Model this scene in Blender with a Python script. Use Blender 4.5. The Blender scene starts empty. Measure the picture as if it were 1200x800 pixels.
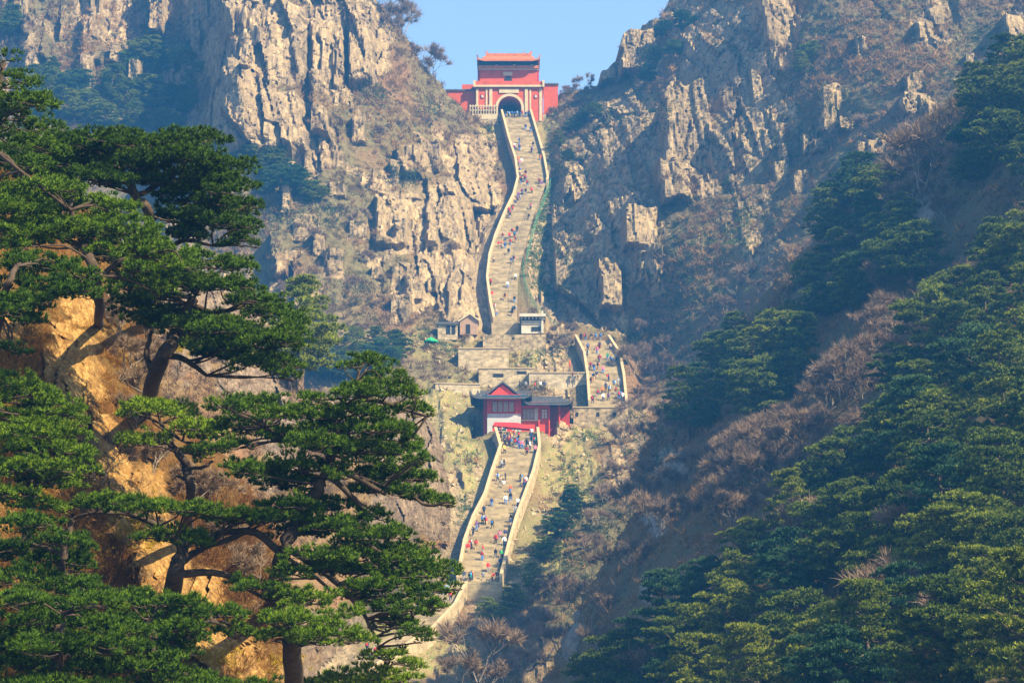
import bpy, bmesh, math, random
import numpy as np
from mathutils import Vector, Matrix

scene = bpy.context.scene
COL = scene.collection
R = math.radians

# ------------------------------------------------------------------ camera
F = 2940.0            # focal length in units of a 1200 px wide picture
PITCH = R(10.0)
cam_d = bpy.data.cameras.new("camera"); cam = bpy.data.objects.new("camera", cam_d); COL.objects.link(cam)
cam_d.sensor_width = 36.0; cam_d.lens = F / 1200 * 36
cam_d.clip_start = 0.5; cam_d.clip_end = 6000
cam.location = (0, 0, 0); cam.rotation_euler = (math.pi / 2 + PITCH, 0, 0)
scene.camera = cam

# ------------------------------------------------------------------ light
SUN_AZ, SUN_EL = R(57), R(43)       # azimuth to the right of straight behind the camera
to_sun = Vector((math.sin(SUN_AZ) * math.cos(SUN_EL), -math.cos(SUN_AZ) * math.cos(SUN_EL), math.sin(SUN_EL)))
world = bpy.data.worlds.new("World"); scene.world = world; world.use_nodes = True
wn = world.node_tree; wn.nodes.clear()
w_out = wn.nodes.new("ShaderNodeOutputWorld"); w_bg = wn.nodes.new("ShaderNodeBackground"); w_sky = wn.nodes.new("ShaderNodeTexSky")
w_sky.sky_type = 'NISHITA'; w_sky.sun_disc = False
w_sky.sun_elevation = SUN_EL
w_sky.sun_rotation = math.atan2(to_sun.x, to_sun.y)
w_sky.air_density = 1.0; w_sky.dust_density = 0.5; w_sky.ozone_density = 0.5; w_sky.altitude = 0
w_bg.inputs['Strength'].default_value = 0.085
wn.links.new(w_sky.outputs[0], w_bg.inputs[0]); wn.links.new(w_bg.outputs[0], w_out.inputs[0])
sun_d = bpy.data.lights.new("sun", 'SUN'); sun = bpy.data.objects.new("sun", sun_d); COL.objects.link(sun)
sun_d.energy = 5.0; sun_d.angle = R(0.5); sun_d.color = (1.0, 0.85, 0.55)
sun.rotation_euler = to_sun.to_track_quat('Z', 'Y').to_euler()
sun.location = (200, -200, 300)
vs = scene.view_settings
vs.view_transform = 'Standard'; vs.look = 'None'; vs.exposure = 1.66; vs.gamma = 1.0; vs.use_curve_mapping = False
scene.cycles.max_bounces = 5; scene.cycles.diffuse_bounces = 1; scene.cycles.glossy_bounces = 1
scene.cycles.transmission_bounces = 2; scene.cycles.volume_bounces = 0; scene.cycles.transparent_max_bounces = 4
scene.cycles.use_denoising = True
HAZE_DENSITY = 0.00047

# ------------------------------------------------------------------ projection helpers (plan coordinates from the survey of the photograph)
CP, SP = math.cos(PITCH), math.sin(PITCH)
def ray(px, py):
    """direction with y = 1 for a photograph pixel"""
    a = (np.asarray(px, float) - 600) / F; b = (400 - np.asarray(py, float)) / F
    y = CP - b * SP; z = SP + b * CP
    return a / y, z / y
def P(px, py, D):
    dx, dz = ray(px, py)
    return Vector((float(dx) * D, D, float(dz) * D))
def proj(X, Y, Z):
    f = Y * CP + Z * SP; u = -Y * SP + Z * CP
    return 600 + F * X / f, 400 - F * u / f

# ------------------------------------------------------------------ noise
def hsh(ix, iy, seed):
    with np.errstate(over='ignore'):
        h = (ix.astype(np.int64) * 374761393 + iy.astype(np.int64) * 668265263 + seed * 974634211) & 0xFFFFFFFF
        h = ((h ^ (h >> 13)) * 1274126177) & 0xFFFFFFFF
        h = ((h ^ (h >> 16)) * 2246822519) & 0xFFFFFFFF
        h = h ^ (h >> 15)
    return (h & 0xFFFFFF) / float(0xFFFFFF)
def vnoise(x, y, seed=0):
    ix = np.floor(x); iy = np.floor(y); fx = x - ix; fy = y - iy
    fx = fx * fx * (3 - 2 * fx); fy = fy * fy * (3 - 2 * fy)
    a = hsh(ix, iy, seed); b = hsh(ix + 1, iy, seed); c = hsh(ix, iy + 1, seed); d = hsh(ix + 1, iy + 1, seed)
    return (a * (1 - fx) + b * fx) * (1 - fy) + (c * (1 - fx) + d * fx) * fy
def fbm(x, y, seed=0, o=4):
    s = 0; a = 0.5; t = 0
    for k in range(o):
        s = s + a * vnoise(x, y, seed + k * 17); t += a; x = x * 2.03 + 11.3; y = y * 2.03 + 7.7; a *= 0.5
    return s / t
def voro(x, y, seed):
    ix = np.floor(x); iy = np.floor(y)
    f1 = np.full(x.shape, 9.0); f2 = f1.copy(); ci = ix.copy(); cj = iy.copy(); dx1 = f1.copy(); dy1 = f1.copy()
    for i in (-1, 0, 1):
        for j in (-1, 0, 1):
            a = ix + i; b = iy + j
            dx = a + 0.15 + 0.7 * hsh(a, b, seed) - x; dy = b + 0.15 + 0.7 * hsh(a, b, seed + 1) - y
            d = (np.abs(dx) ** 3 + np.abs(dy) ** 3) ** (1 / 3)
            n = d < f1
            f2 = np.where(n, f1, np.minimum(f2, d))
            ci = np.where(n, a, ci); cj = np.where(n, b, cj); dx1 = np.where(n, dx, dx1); dy1 = np.where(n, dy, dy1)
            f1 = np.where(n, d, f1)
    return f1, f2, ci, cj, dx1, dy1
def blocks(X, Z, sx, sz, seed, tilt=0.7):
    wx = X + sx * 0.9 * (fbm(X / sx * .5, Z / sz * .5, seed + 5, 2) - .5); wz = Z + sz * .6 * (fbm(X / sx * .4, Z / sz * .4, seed + 9, 2) - .5)
    f1, f2, ci, cj, dx, dy = voro(wx / sx, wz / sz, seed)
    d = hsh(ci, cj, seed + 2) + tilt * ((hsh(ci, cj, seed + 3) - .5) * dx + (hsh(ci, cj, seed + 4) - .6) * dy) * 2
    return d, np.exp(-((f2 - f1) / 0.09) ** 2), hsh(ci, cj, seed + 6)
def sstep(a, b, x):
    t = np.clip((x - a) / (b - a), 0, 1); return t * t * (3 - 2 * t)

# ------------------------------------------------------------------ mesh helpers
def mesh_np(name, V, faces, mats=(), attrs=None, smooth=True, mi=None):
    """faces: (n,3) or (n,4) int array, or a list of such arrays"""
    if not isinstance(faces, list): faces = [faces]
    me = bpy.data.meshes.new(name); V = np.asarray(V, np.float32)
    me.vertices.add(len(V)); me.vertices.foreach_set('co', V.ravel())
    nl = sum(f.size for f in faces); npoly = sum(len(f) for f in faces)
    me.loops.add(nl); me.polygons.add(npoly)
    me.loops.foreach_set('vertex_index', np.concatenate([f.ravel() for f in faces]).astype(np.int32))
    tot = np.concatenate([np.full(len(f), f.shape[1]) for f in faces]); st = np.concatenate([[0], np.cumsum(tot)[:-1]])
    me.polygons.foreach_set('loop_start', st.astype(np.int32))
    me.polygons.foreach_set('use_smooth', np.full(npoly, smooth))
    if mi is not None: me.polygons.foreach_set('material_index', np.asarray(mi, np.int32))
    for k, v in (attrs or {}).items():
        at = me.attributes.new(k, 'FLOAT', 'POINT'); at.data.foreach_set('value', np.asarray(v, np.float32))
    for m in mats: me.materials.append(m)
    me.update(calc_edges=True)
    return me
def link(name, data, parent=None, loc=None, rot=None):
    o = bpy.data.objects.new(name, data); COL.objects.link(o)
    if parent: o.parent = parent
    if loc is not None: o.location = loc
    if rot is not None: o.rotation_euler = rot
    return o
def tag(o, label=None, cat=None, group=None, kind=None):
    if label: o['label'] = label
    if cat: o['category'] = cat
    if group: o['group'] = group
    if kind: o['kind'] = kind
    return o

class MB:
    """collects simple solids, then links them as one mesh"""
    def __init__(s): s.v = []; s.f = []
    def quad(s, pts):
        n = len(s.v); s.v += [tuple(p) for p in pts]; s.f.append(tuple(range(n, n + len(pts)))); return s
    def box(s, x0, x1, y0, y1, z0, z1):
        n = len(s.v)
        s.v += [(x0, y0, z0), (x1, y0, z0), (x1, y1, z0), (x0, y1, z0), (x0, y0, z1), (x1, y0, z1), (x1, y1, z1), (x0, y1, z1)]
        s.f += [tuple(n + i for i in q) for q in ((0, 3, 2, 1), (4, 5, 6, 7), (0, 1, 5, 4), (1, 2, 6, 5), (2, 3, 7, 6), (3, 0, 4, 7))]
        return s
    def prism(s, poly, y0, y1):
        """poly in (x, z), extruded from y0 to y1"""
        n = len(s.v); k = len(poly)
        s.v += [(x, y0, z) for x, z in poly] + [(x, y1, z) for x, z in poly]
        s.f.append(tuple(range(n, n + k))); s.f.append(tuple(range(n + 2 * k - 1, n + k - 1, -1)))
        for i in range(k):
            j = (i + 1) % k; s.f.append((n + i, n + k + i, n + k + j, n + j))
        return s
    def tube(s, pts, rad, sides=7):
        V, Fq = tube_np(pts, rad, sides); n = len(s.v)
        s.v += [tuple(p) for p in V]; s.f += [tuple(int(i) + n for i in q) for q in Fq]; return s
    def build(s, name, mat, parent=None, loc=None, smooth=False, rot=None):
        me = bpy.data.meshes.new(name); me.from_pydata(s.v, [], s.f); me.materials.append(mat)
        if smooth: me.polygons.foreach_set('use_smooth', [True] * len(me.polygons))
        me.update(); bmx = bmesh.new(); bmx.from_mesh(me); bmesh.ops.recalc_face_normals(bmx, faces=bmx.faces); bmx.to_mesh(me); bmx.free()
        return link(name, me, parent, loc, rot)
def tube_np(pts, rad, sides=7):
    pts = np.asarray(pts, float); n = len(pts); rad = np.broadcast_to(np.asarray(rad, float), (n,))
    t = np.gradient(pts, axis=0); t /= np.linalg.norm(t, axis=1)[:, None] + 1e-9
    ref = np.where(np.abs(t[:, 2:3]) > .9, np.array([[1., 0, 0]]), np.array([[0, 0, 1.]]))
    a = np.cross(t, ref); a /= np.linalg.norm(a, axis=1)[:, None] + 1e-9; b = np.cross(t, a)
    an = np.arange(sides) / sides * 2 * np.pi
    V = pts[:, None, :] + rad[:, None, None] * (a[:, None, :] * np.cos(an)[None, :, None] + b[:, None, :] * np.sin(an)[None, :, None])
    i = np.arange(n - 1)[:, None] * sides; j = np.arange(sides)[None, :]; k = (j + 1) % sides
    Q = np.stack([i + j, i + k, i + sides + k, i + sides + j], -1).reshape(-1, 4)
    return V.reshape(-1, 3), Q
def smooth_line(pts, n):
    """Catmull-Rom through pts, n samples per span"""
    p = np.asarray(pts, float); p = np.vstack([2 * p[0] - p[1], p, 2 * p[-1] - p[-2]]); out = []
    for i in range(1, len(p) - 2):
        for t in np.linspace(0, 1, n, endpoint=False):
            out.append(.5 * (2 * p[i] + (p[i + 1] - p[i - 1]) * t + (2 * p[i - 1] - 5 * p[i] + 4 * p[i + 1] - p[i + 2]) * t * t + (3 * p[i] - p[i - 1] - 3 * p[i + 1] + p[i + 2]) * t ** 3))
    out.append(p[-2]); return np.array(out)

# ------------------------------------------------------------------ materials
class NT:
    def __init__(s, name):
        s.m = bpy.data.materials.new(name); s.m.use_nodes = True; s.t = s.m.node_tree
        s.b = s.t.nodes['Principled BSDF']; s.b.inputs['Roughness'].default_value = .85
        s.b.inputs['Specular IOR Level'].default_value = .2
    def n(s, ty, **kw):
        o = s.t.nodes.new(ty)
        for k, v in kw.items():
            if hasattr(o, k): setattr(o, k, v)
            else: o.inputs[k.replace('_', ' ')].default_value = v
        return o
    def l(s, a, b): s.t.links.new(a, b)
    def attr(s, nm): return s.n('ShaderNodeAttribute', attribute_name=nm).outputs['Fac']
    def coords(s, sc=(1, 1, 1)):
        c = s.n('ShaderNodeTexCoord'); m = s.n('ShaderNodeMapping'); m.inputs['Scale'].default_value = sc
        s.l(c.outputs['Object'], m.inputs[0]); return m.outputs[0]
    def noise(s, co, scale, detail=4, rough=.6):
        o = s.n('ShaderNodeTexNoise'); o.inputs['Scale'].default_value = scale; o.inputs['Detail'].default_value = detail; o.inputs['Roughness'].default_value = rough
        s.l(co, o.inputs['Vector']); return o.outputs['Fac']
    def ramp(s, fac, stops):
        o = s.n('ShaderNodeValToRGB'); e = o.color_ramp.elements
        while len(e) < len(stops): e.new(.5)
        for k, (p, c) in enumerate(stops): e[k].position = p; e[k].color = (*c, 1)
        s.l(fac, o.inputs[0]); return o.outputs[0]
    def mix(s, fac, a, b, mode='MIX'):
        o = s.n('ShaderNodeMix', data_type='RGBA', blend_type=mode)
        for sock, v in ((o.inputs[0], fac), (o.inputs[6], a), (o.inputs[7], b)):
            if isinstance(v, (int, float)): sock.default_value = v
            elif isinstance(v, tuple): sock.default_value = (*v, 1)
            else: s.l(v, sock)
        return o.outputs[2]
    def math(s, op, a, b=0.0):
        o = s.n('ShaderNodeMath', operation=op)
        for sock, v in ((o.inputs[0], a), (o.inputs[1], b)):
            if isinstance(v, (int, float)): sock.default_value = v
            else: s.l(v, sock)
        return o.outputs[0]
    def color(s, c):
        if isinstance(c, tuple): s.b.inputs['Base Color'].default_value = (*c, 1)
        else: s.l(c, s.b.inputs['Base Color'])
    def bump(s, h, strength=.5, dist=.1):
        o = s.n('ShaderNodeBump'); o.inputs['Strength'].default_value = strength; o.inputs['Distance'].default_value = dist
        s.l(h, o.inputs['Height']); s.l(o.outputs[0], s.b.inputs['Normal'])

def flat(name, c, var=.12, scale=2.0, rough=.85):
    t = NT(name); co = t.coords(); f = t.noise(co, scale, 4)
    t.color(t.ramp(f, [(.25, tuple(x * (1 - var * 1.6) for x in c)), (.75, tuple(min(1, x * (1 + var)) for x in c))]))
    t.b.inputs['Roughness'].default_value = rough
    return t.m
def stone(name, c1, c2, sx=1.2, sz=.35, mortar=.6):
    """coursed masonry: cell colours and joints"""
    t = NT(name); co = t.coords((1 / sx, 1 / sx, 1 / sz))
    v = t.n('ShaderNodeTexVoronoi', distance='CHEBYCHEV'); v.inputs['Scale'].default_value = 1; v.inputs['Randomness'].default_value = .8; t.l(co, v.inputs['Vector'])
    g = t.n('ShaderNodeSeparateColor'); t.l(v.outputs['Color'], g.inputs[0])
    col = t.ramp(g.outputs[0], [(0, c1), (1, c2)])
    n = t.noise(t.coords(), .9, 5); col = t.mix(.55, col, t.ramp(n, [(.3, tuple(x * .42 for x in c1)), (.7, tuple(min(1, x * 1.15) for x in c2))]))
    e = t.ramp(v.outputs['Distance'], [(.36, (1, 1, 1)), (.6, (mortar,) * 3)])
    t.color(t.mix(1.0, col, e, 'MULTIPLY')); t.bump(n, .4, .08)
    return t.m
def ground_mat(name, rock, soil, grass, gscale=1.0):
    """rock / soil / grass chosen by the vertex masks of the terrain sheet"""
    t = NT(name); co = t.coords((1, .5, 1)); cv = t.coords((1.0, .5, .28))
    n1 = t.noise(co, .35 * gscale, 6); n2 = t.noise(co, 2.2 * gscale, 5, .7); st = t.noise(cv, 1.3 * gscale, 6, .65); nb = t.noise(co, .07 * gscale, 3)
    rk = t.ramp(st, [(.25, rock[0]), (.48, rock[1]), (.62, rock[2]), (.8, rock[3])])
    rk = t.mix(t.math('MULTIPLY', t.ramp(n1, [(.45, (0, 0, 0)), (.7, (1, 1, 1))]), .55), rk, rock[4])
    rk = t.mix(t.math('MULTIPLY', t.attr('tone'), .5), rk, rock[0])
    # fine jointing: dark joint lines and angular relief between them
    wv = t.n('ShaderNodeVectorMath', operation='MULTIPLY_ADD'); nc = t.n('ShaderNodeTexNoise'); nc.inputs['Scale'].default_value = .6 * gscale; t.l(co, nc.inputs['Vector'])
    t.l(nc.outputs['Color'], wv.inputs[0]); wv.inputs[1].default_value = (1.1 / gscale,) * 3; t.l(t.coords((1.0, .45, .34)), wv.inputs[2])
    ve = t.n('ShaderNodeTexVoronoi', feature='DISTANCE_TO_EDGE'); ve.inputs['Scale'].default_value = .8 * gscale; t.l(wv.outputs[0], ve.inputs['Vector'])
    vf = t.n('ShaderNodeTexVoronoi', distance='CHEBYCHEV'); vf.inputs['Scale'].default_value = 1.7 * gscale; t.l(wv.outputs[0], vf.inputs['Vector'])
    joint = t.math('MULTIPLY', t.ramp(ve.outputs['Distance'], [(.0, (1, 1, 1)), (.05, (0, 0, 0))]), t.ramp(n1, [(.42, (0, 0, 0)), (.6, (1, 1, 1))]))
    rk = t.mix(t.math('MULTIPLY', joint, .85), rk, tuple(x * .35 for x in rock[0]))
    vs_ = t.n('ShaderNodeSeparateColor'); t.l(vf.outputs['Color'], vs_.inputs[0])
    rk = t.mix(t.math('MULTIPLY', vs_.outputs[0], .35), rk, rock[0])
    rel = t.math('ADD', t.math('MULTIPLY', vs_.outputs[1], 1.2), t.math('MULTIPLY', joint, -1.0))
    sl = t.ramp(n2, [(.3, soil[0]), (.5, soil[1]), (.7, soil[2])])
    sl = t.mix(t.ramp(nb, [(.36, (0, 0, 0)), (.56, (1, 1, 1))]), sl, t.ramp(n2, [(.3, soil[3]), (.7, soil[4])]))
    gr = t.ramp(n2, [(.36, grass[0]), (.47, grass[1]), (.60, grass[2])])
    c = t.mix(t.attr('grass'), sl, gr)
    rm = t.ramp(t.math('ADD', t.attr('rock'), t.math('MULTIPLY', t.math('SUBTRACT', n2, .5), .5)), [(.38, (0, 0, 0)), (.56, (1, 1, 1))])
    c = t.mix(rm, c, rk); c = t.mix(t.math('MULTIPLY', t.attr('crack'), .55), c, (.07, .055, .04))
    t.color(c); t.bump(t.math('ADD', t.math('ADD', st, n2), t.math('MULTIPLY', rel, rm)), .6, .36 / gscale)
    t.b.inputs['Roughness'].default_value = .95; t.b.inputs['Specular IOR Level'].default_value = .05
    return t.m
def foliage(name, dark, mid, light, rough=.6, trans=.25):
    t = NT(name); oi = t.n('ShaderNodeObjectInfo')
    f = t.math('ADD', t.math('MULTIPLY', t.attr('tint'), .62), t.math('MULTIPLY', oi.outputs['Random'], .38))
    c = t.ramp(f, [(.1, dark), (.5, mid), (.9, light)]); t.color(c)
    t.b.inputs['Roughness'].default_value = rough; t.b.inputs['Specular IOR Level'].default_value = .15
    tr = t.n('ShaderNodeBsdfTranslucent'); t.l(c, tr.inputs[0]); mx = t.n('ShaderNodeMixShader'); mx.inputs[0].default_value = trans
    out = t.t.nodes['Material Output']; t.l(t.b.outputs[0], mx.inputs[1]); t.l(tr.outputs[0], mx.inputs[2]); t.l(mx.outputs[0], out.inputs[0])
    return t.m

ROCK_TAN = [(.14, .10, .06), (.34, .245, .13), (.52, .38, .20), (.62, .48, .28), (.26, .21, .155)]
SOIL_MAUVE = [(.07, .044, .025), (.15, .088, .045), (.25, .15, .075), (.07, .065, .032), (.17, .135, .06)]
GRASS = [(.13, .085, .042), (.33, .24, .105), (.13, .18, .04)]
M = dict(
    mountain=ground_mat('mountain_ground', ROCK_TAN, SOIL_MAUVE, GRASS),
    forest_floor=ground_mat('forest_floor', [(.14, .12, .10), (.27, .23, .18), (.40, .34, .26), (.5, .43, .32), (.25, .22, .18)],
                            [(.07, .045, .025), (.14, .085, .042), (.25, .15, .065), (.08, .07, .035), (.15, .12, .055)], GRASS, 1.5),
    near_hill=ground_mat('near_hill', [(.11, .055, .02), (.32, .18, .055), (.48, .31, .11), (.58, .42, .19), (.28, .13, .03)],
                         [(.035, .017, .007), (.085, .040, .014), (.17, .078, .025), (.05, .03, .012), (.15, .085, .025)], GRASS, 6),
    mid_ridge=ground_mat('mid_ridge', [(.09, .065, .05), (.20, .145, .10), (.34, .245, .16), (.46, .34, .22), (.16, .125, .10)],
                         [(.11, .06, .035), (.19, .105, .055), (.30, .17, .09), (.12, .08, .04), (.2, .13, .06)], GRASS, 2.5),
    ground=flat('valley_ground', (.14, .11, .07)),
    step=stone('step_stone', (.33, .25, .135), (.47, .365, .21), 2.6, .8, .72),
    parapet=stone('parapet_stone', (.33, .25, .145), (.46, .36, .22), 1.2, .5, .8),
    coping=flat('coping_stone', (.42, .31, .18), .15, 1.0),
    masonry=stone('masonry', (.42, .32, .18), (.56, .44, .27), .9, .4, .62),
    pale_wall=stone('pale_masonry', (.46, .36, .22), (.57, .46, .30), 1.3, .5, .75),
    rubble=stone('rubble_masonry', (.28, .21, .12), (.50, .38, .22), .7, .55, .45),
    red=flat('red_lime_wash', (.50, .085, .030), .16, .8),
    hall_red=flat('hall_red_paint', (.60, .06, .035), .14, .8),
    red_dark=flat('dark_red_paint_and_shade', (.36, .03, .03), .15, 1.5),  # paint of frames and niches; also shade coloured into the hall's side wall
    cream=flat('cream_stone', (.52, .42, .26), .14, 1.2),
    orange_tile=flat('orange_glazed_tile', (.50, .16, .055), .25, 1.5, .45),
    grey_tile=flat('grey_roof_tile', (.10, .10, .105), .25, 1.5, .6),
    blue_paint_and_shade=flat('blue_green_paint_and_shade', (.03, .10, .17), .4, 3.0),  # paint at the gate; under the hall eaves it stands in for shade
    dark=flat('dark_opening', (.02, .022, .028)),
    glass=flat('window_glass', (.30, .27, .20), .25, 4, .25),
    white=flat('white_plaster', (.52, .47, .37), .16, 1.2),
    grey_wall=flat('grey_plaster', (.46, .46, .43), .10, 1.2),
    pink=flat('pink_brick', (.36, .23, .15), .15, 2.0),
    cloth_red=flat('red_canvas', (.62, .05, .05), .12, 1.0),
    green_cloth=flat('green_canvas', (.03, .36, .14), .12, 1.0),
    net=flat('green_net', (.07, .20, .10), .3, 1.0),
    iron=flat('grey_iron', (.12, .11, .10)),
    bark=flat('pine_bark', (.065, .045, .032), .4, 5.0, .95),
    bark_far=flat('far_bark', (.12, .085, .06), .4, 2.0, .95),
    bare_bark=flat('bare_tree_bark', (.26, .215, .17), .3, 1.0, .95),
    needles=foliage('near_needles', (.008, .028, .002), (.060, .120, .004), (.21, .30, .010), trans=.18),
    needles_mid=foliage('far_needles', (.011, .036, .008), (.080, .122, .010), (.28, .29, .020), trans=.16),
    needles_blue=foliage('blue_green_needles', (.010, .040, .018), (.040, .095, .030), (.13, .19, .045), trans=.16),
    needles_yellow=foliage('yellow_green_needles', (.030, .060, .008), (.11, .155, .014), (.30, .32, .025), trans=.2),
    twigs=foliage('bare_twigs', (.13, .09, .06), (.22, .15, .10), (.30, .21, .14), trans=.1),
    shrub=foliage('shrub_twigs', (.06, .050, .028), (.165, .10, .045), (.34, .19, .07), trans=.15),
    shrub_near=foliage('near_shrub_twigs', (.04, .018, .007), (.11, .048, .015), (.30, .14, .025), trans=.2),
    green_shrub=foliage('green_shrub', (.05, .09, .02), (.11, .18, .035), (.20, .27, .05), trans=.3),
    dark_shrub=foliage('dark_green_shrub', (.018, .035, .014), (.045, .075, .024), (.10, .12, .04), trans=.2),
    loose_stone=flat('loose_stone', (.34, .26, .15), .3, 1.2),
    dry_grass=foliage('dry_grass', (.20, .10, .03), (.36, .18, .055), (.50, .28, .09), trans=.2),
    yellow_leaf=foliage('yellow_leaves', (.30, .20, .01), (.46, .32, .015), (.58, .42, .03), trans=.4),
)
# ================================================================== terrain
def rbf(cx, cz, cy, lam=2.0):
    n = len(cx); s = 100.0
    d2 = ((cx[:, None] - cx[None]) ** 2 + (cz[:, None] - cz[None]) ** 2) / s ** 2
    K = .5 * d2 * np.log(d2 + 1e-12) + np.eye(n) * lam * 1e-3
    Pm = np.stack([np.ones(n), cx / s, cz / s], 1)
    A = np.block([[K, Pm], [Pm.T, np.zeros((3, 3))]])
    w = np.linalg.solve(A, np.concatenate([cy, np.zeros(3)]))
    def ev(X, Z):
        out = w[n] + w[n + 1] * X / s + w[n + 2] * Z / s
        for i in range(n):
            q = ((X - cx[i]) ** 2 + (Z - cz[i]) ** 2) / s ** 2
            out = out + w[i] * .5 * q * np.log(q + 1e-12)
        return out
    return ev
def sdist(X, Z, poly):
    """signed distance, positive inside"""
    d = np.full(X.shape, 1e9); ins = np.zeros(X.shape, bool); n = len(poly)
    for i in range(n):
        ax, az = poly[i]; bx, bz = poly[(i + 1) % n]; ex, ez = bx - ax, bz - az
        t = np.clip(((X - ax) * ex + (Z - az) * ez) / (ex * ex + ez * ez + 1e-12), 0, 1)
        d = np.minimum(d, (X - ax - t * ex) ** 2 + (Z - az - t * ez) ** 2)
        c = ((az > Z) != (bz > Z)) & (X < (bx - ax) * (Z - az) / (bz - az + 1e-12) + ax); ins ^= c
    return np.where(ins, 1, -1) * np.sqrt(d)
def inpoly(px, py, poly):
    ins = np.zeros(np.shape(px), bool); n = len(poly)
    for i in range(n):
        ax, ay = poly[i]; bx, by = poly[(i + 1) % n]
        ins ^= ((ay > py) != (by > py)) & (px < (bx - ax) * (py - ay) / (by - ay + 1e-12) + ax)
    return ins
def blob(PX, PY, lst, wob):
    m = np.zeros(PX.shape)
    for q in lst:
        x, y, rx, ry = q[:4]; s = q[4] if len(q) > 4 else 1
        r = np.sqrt(((PX - x) / rx) ** 2 + ((PY - y) / ry) ** 2) + wob
        m = np.maximum(m, s * (1 - sstep(.75, 1.2, r)))
    return m

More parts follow.
